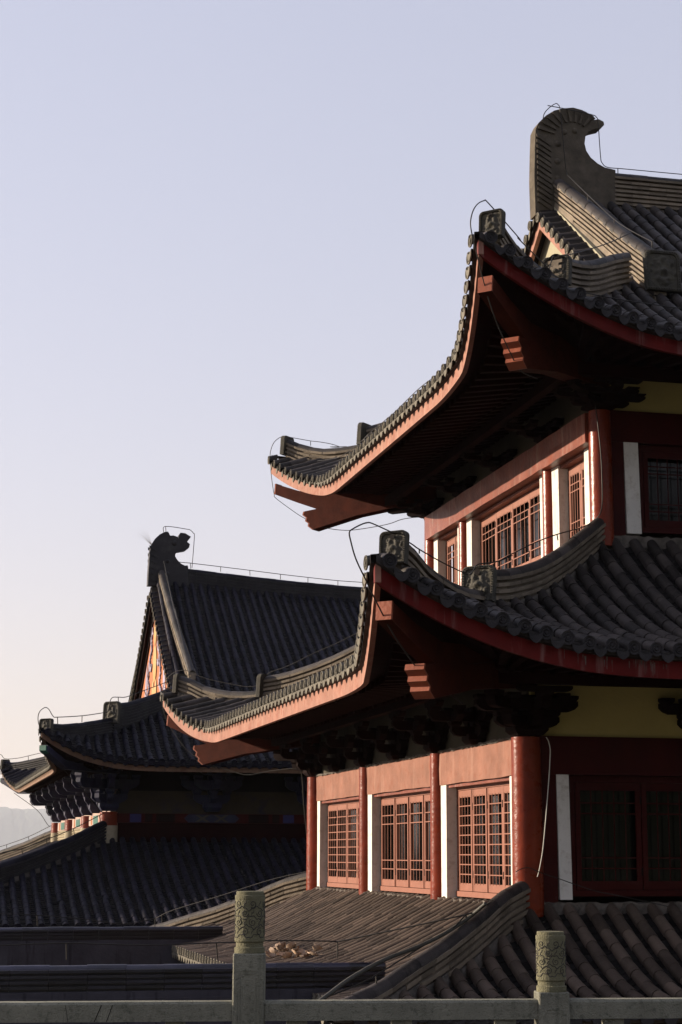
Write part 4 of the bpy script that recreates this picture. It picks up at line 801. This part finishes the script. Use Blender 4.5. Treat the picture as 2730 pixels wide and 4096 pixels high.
# ---------------------------------------------------------------- dried leaves on the lowest roof
rnd=random.Random(5)
def leafmesh(s,seed):
    r=random.Random(seed); mb=MB(); rs=[]
    cu=r.uniform(.6,1.5); tw=r.uniform(-.8,.8)
    for i in range(9):
        u=i/8; wd=s*.42*math.sin(math.pi*min(1,u*.92+.06))**.7; row=[]
        for j in range(5):
            v=j/4*2-1; row.append(Vector((s*(u-.5),wd*v,s*(.25*cu*(v*v)*.6+.35*cu*(u-.5)**2+.05*r.uniform(-1,1)+tw*.15*v*(u-.5)))))
        rs.append(row)
    mb.rings(rs,False,smooth=True); mb.rings([[p+Vector((0,0,.006)) for p in q] for q in rs],False,smooth=True); return mb
def hitroof(px,py):
    d=fw+rt*((px-1365)/7214.)-up*((py-2048)/7214.); t=20
    while t<40:
        p=C0+d*t
        if -2.8<p.x<0 and p.z<R1.surf(p.y,p.x,'left')+.11: return p
        t+=.01
    return None
spots=[(1085,3826),(1100,3810),(1122,3800),(1130,3822),(1150,3803),(1158,3828),(1172,3790),(1185,3812),(1200,3824),(1214,3810),(1228,3826),(1238,3816),(1255,3812),(1268,3822),(1276,3797),(1140,3790),(1116,3786),(1195,3800)]
cols_=['pale curled','tan curled','rust brown','cream folded']
for i,(px,py) in enumerate(spots):
    p=hitroof(px,py+12)
    if p is None: continue
    o=leafmesh(rnd.uniform(.13,.2),i).build('dried_leaf','leaf'); o.location=p+Vector((0,0,.035)); o.rotation_euler=(rnd.uniform(-.7,.7),rnd.uniform(-.6,.6),rnd.uniform(0,6.28))
    tag(o,'curled pale dried leaf in the heap on the lowest roof beside the carved post','dried leaf','dried leaves heaped on the lowest roof')
# weeds sprouting behind the hall's ridge end
mb=MB(); rnd=random.Random(2)
for k in range(6):
    b=Vector((-.50,34.97,10.42)); d=Vector((-rnd.uniform(.15,.5),rnd.uniform(-.1,.1),rnd.uniform(.3,.55))); sweep(mb,catmull([b,b+d*.5+Vector((0,0,.05)),b+d],4),lambda t:.006*(1-.7*t),4)
tag(mb.build('grass_tuft','beige'),'wispy dry grass tuft sprouting from the back of the hall ridge end','grass')
# ---------------------------------------------------------------- lightning conductors
WL={
'ridge_rod_upper':('thin conductor rod looping over the fish-tail ridge end of the highest roof','metal wire','wire',.008),
'hip_rod_upper_near':('dark wire loop hanging from the near upturned corner of the highest roof','metal wire','wire',.008),
'eave_wire_upper_front':('thin wire running along the shaded front eave of the highest roof','metal wire','wire',.007),
'eave_wire_upper_left':('thin wire strung just above the sunlit left eave of the highest roof','metal wire','wire',.007),
'hip_rod_upper_far':('long sagging wire hanging from the far left corner of the highest roof against the sky','metal wire','wire',.007),
'hip_rod_middle_near':('thick dark wire looping from the middle roof corner plate and up past the lattice windows','metal wire','wire',.0085),
'hip_rod_middle_far':('wire curving off the far left corner of the middle roof and under its eave','metal wire','wire',.007),
'corner_cable':('white cable hanging beside the dark red corner column','cable','cable',.0055),
'skirt_wire_front':('thin wire crossing the white pier above the lowest roof','metal wire','wire',.006),
'hip_rod_lower_near':('wire on short posts along the near hip ridge of the lowest roof','metal wire','wire',.009),
'hip_rod_lower_far':('wire on short posts along the far sunlit hip ridge of the lowest roof','metal wire','wire',.008),
'wall_rod_near':('wire on rusty pegs above the nearer courtyard wall','metal wire','wire',.008),
'wall_rod_far':('wire on pegs above the farther courtyard wall','metal wire','wire',.008),
'ridge_rod_hall':('fine wire on pegs along the long ridge of the hall behind','metal wire','wire',.011),
'hip_rod_hall_near':('fine wire looping over the near roof corner of the hall behind','metal wire','wire',.011),
'down_wire_hall':('slack wire dropping from the near roof corner of the hall across its brackets','metal wire','wire',.009),
'hip_rod_hall_far':('fine wire from the far left roof corner of the hall in front of the hill','metal wire','wire',.011),
'hip_rod_skirt_hall':('wire on pegs along the skirt roof hip of the hall behind','metal wire','wire',.011),
'conduit':('ribbed grey conduit lying along the near hip of the lowest roof','conduit','conduit',.024)}
for k,segs in WIRES.items():
    lab,cat,ma,r=WL[k]; mb=MB()
    for sg in segs:
        P=[Vector(p) for p in sg]
        if len(P)>3: P=catmull(P,4)
        sweep(mb,P,r,6,smooth=True)
    o=mb.build('conduit' if k=='conduit' else ('cable' if k=='corner_cable' else 'conductor_wire'),ma)
    tag(o,lab,cat,None if k in('conduit','corner_cable') else 'lightning conductor wires on the roofs')
# ---------------------------------------------------------------- evening haze
hz=bpy.data.materials.new('haze_air'); hz.use_nodes=True; t=hz.node_tree; t.nodes.remove(t.nodes['Principled BSDF'])
v=t.nodes.new('ShaderNodeVolumePrincipled'); v.inputs['Color'].default_value=(.84,.88,.95,1); v.inputs['Density'].default_value=.00006; v.inputs['Anisotropy'].default_value=.2
t.links.new(v.outputs[0],t.nodes['Material Output'].inputs['Volume']); M['haze']=hz
mb=MB(); mb.box(-14500,14500,-4500,17500,GZ-1,430); tag(mb.build('haze','haze'),kind='stuff')
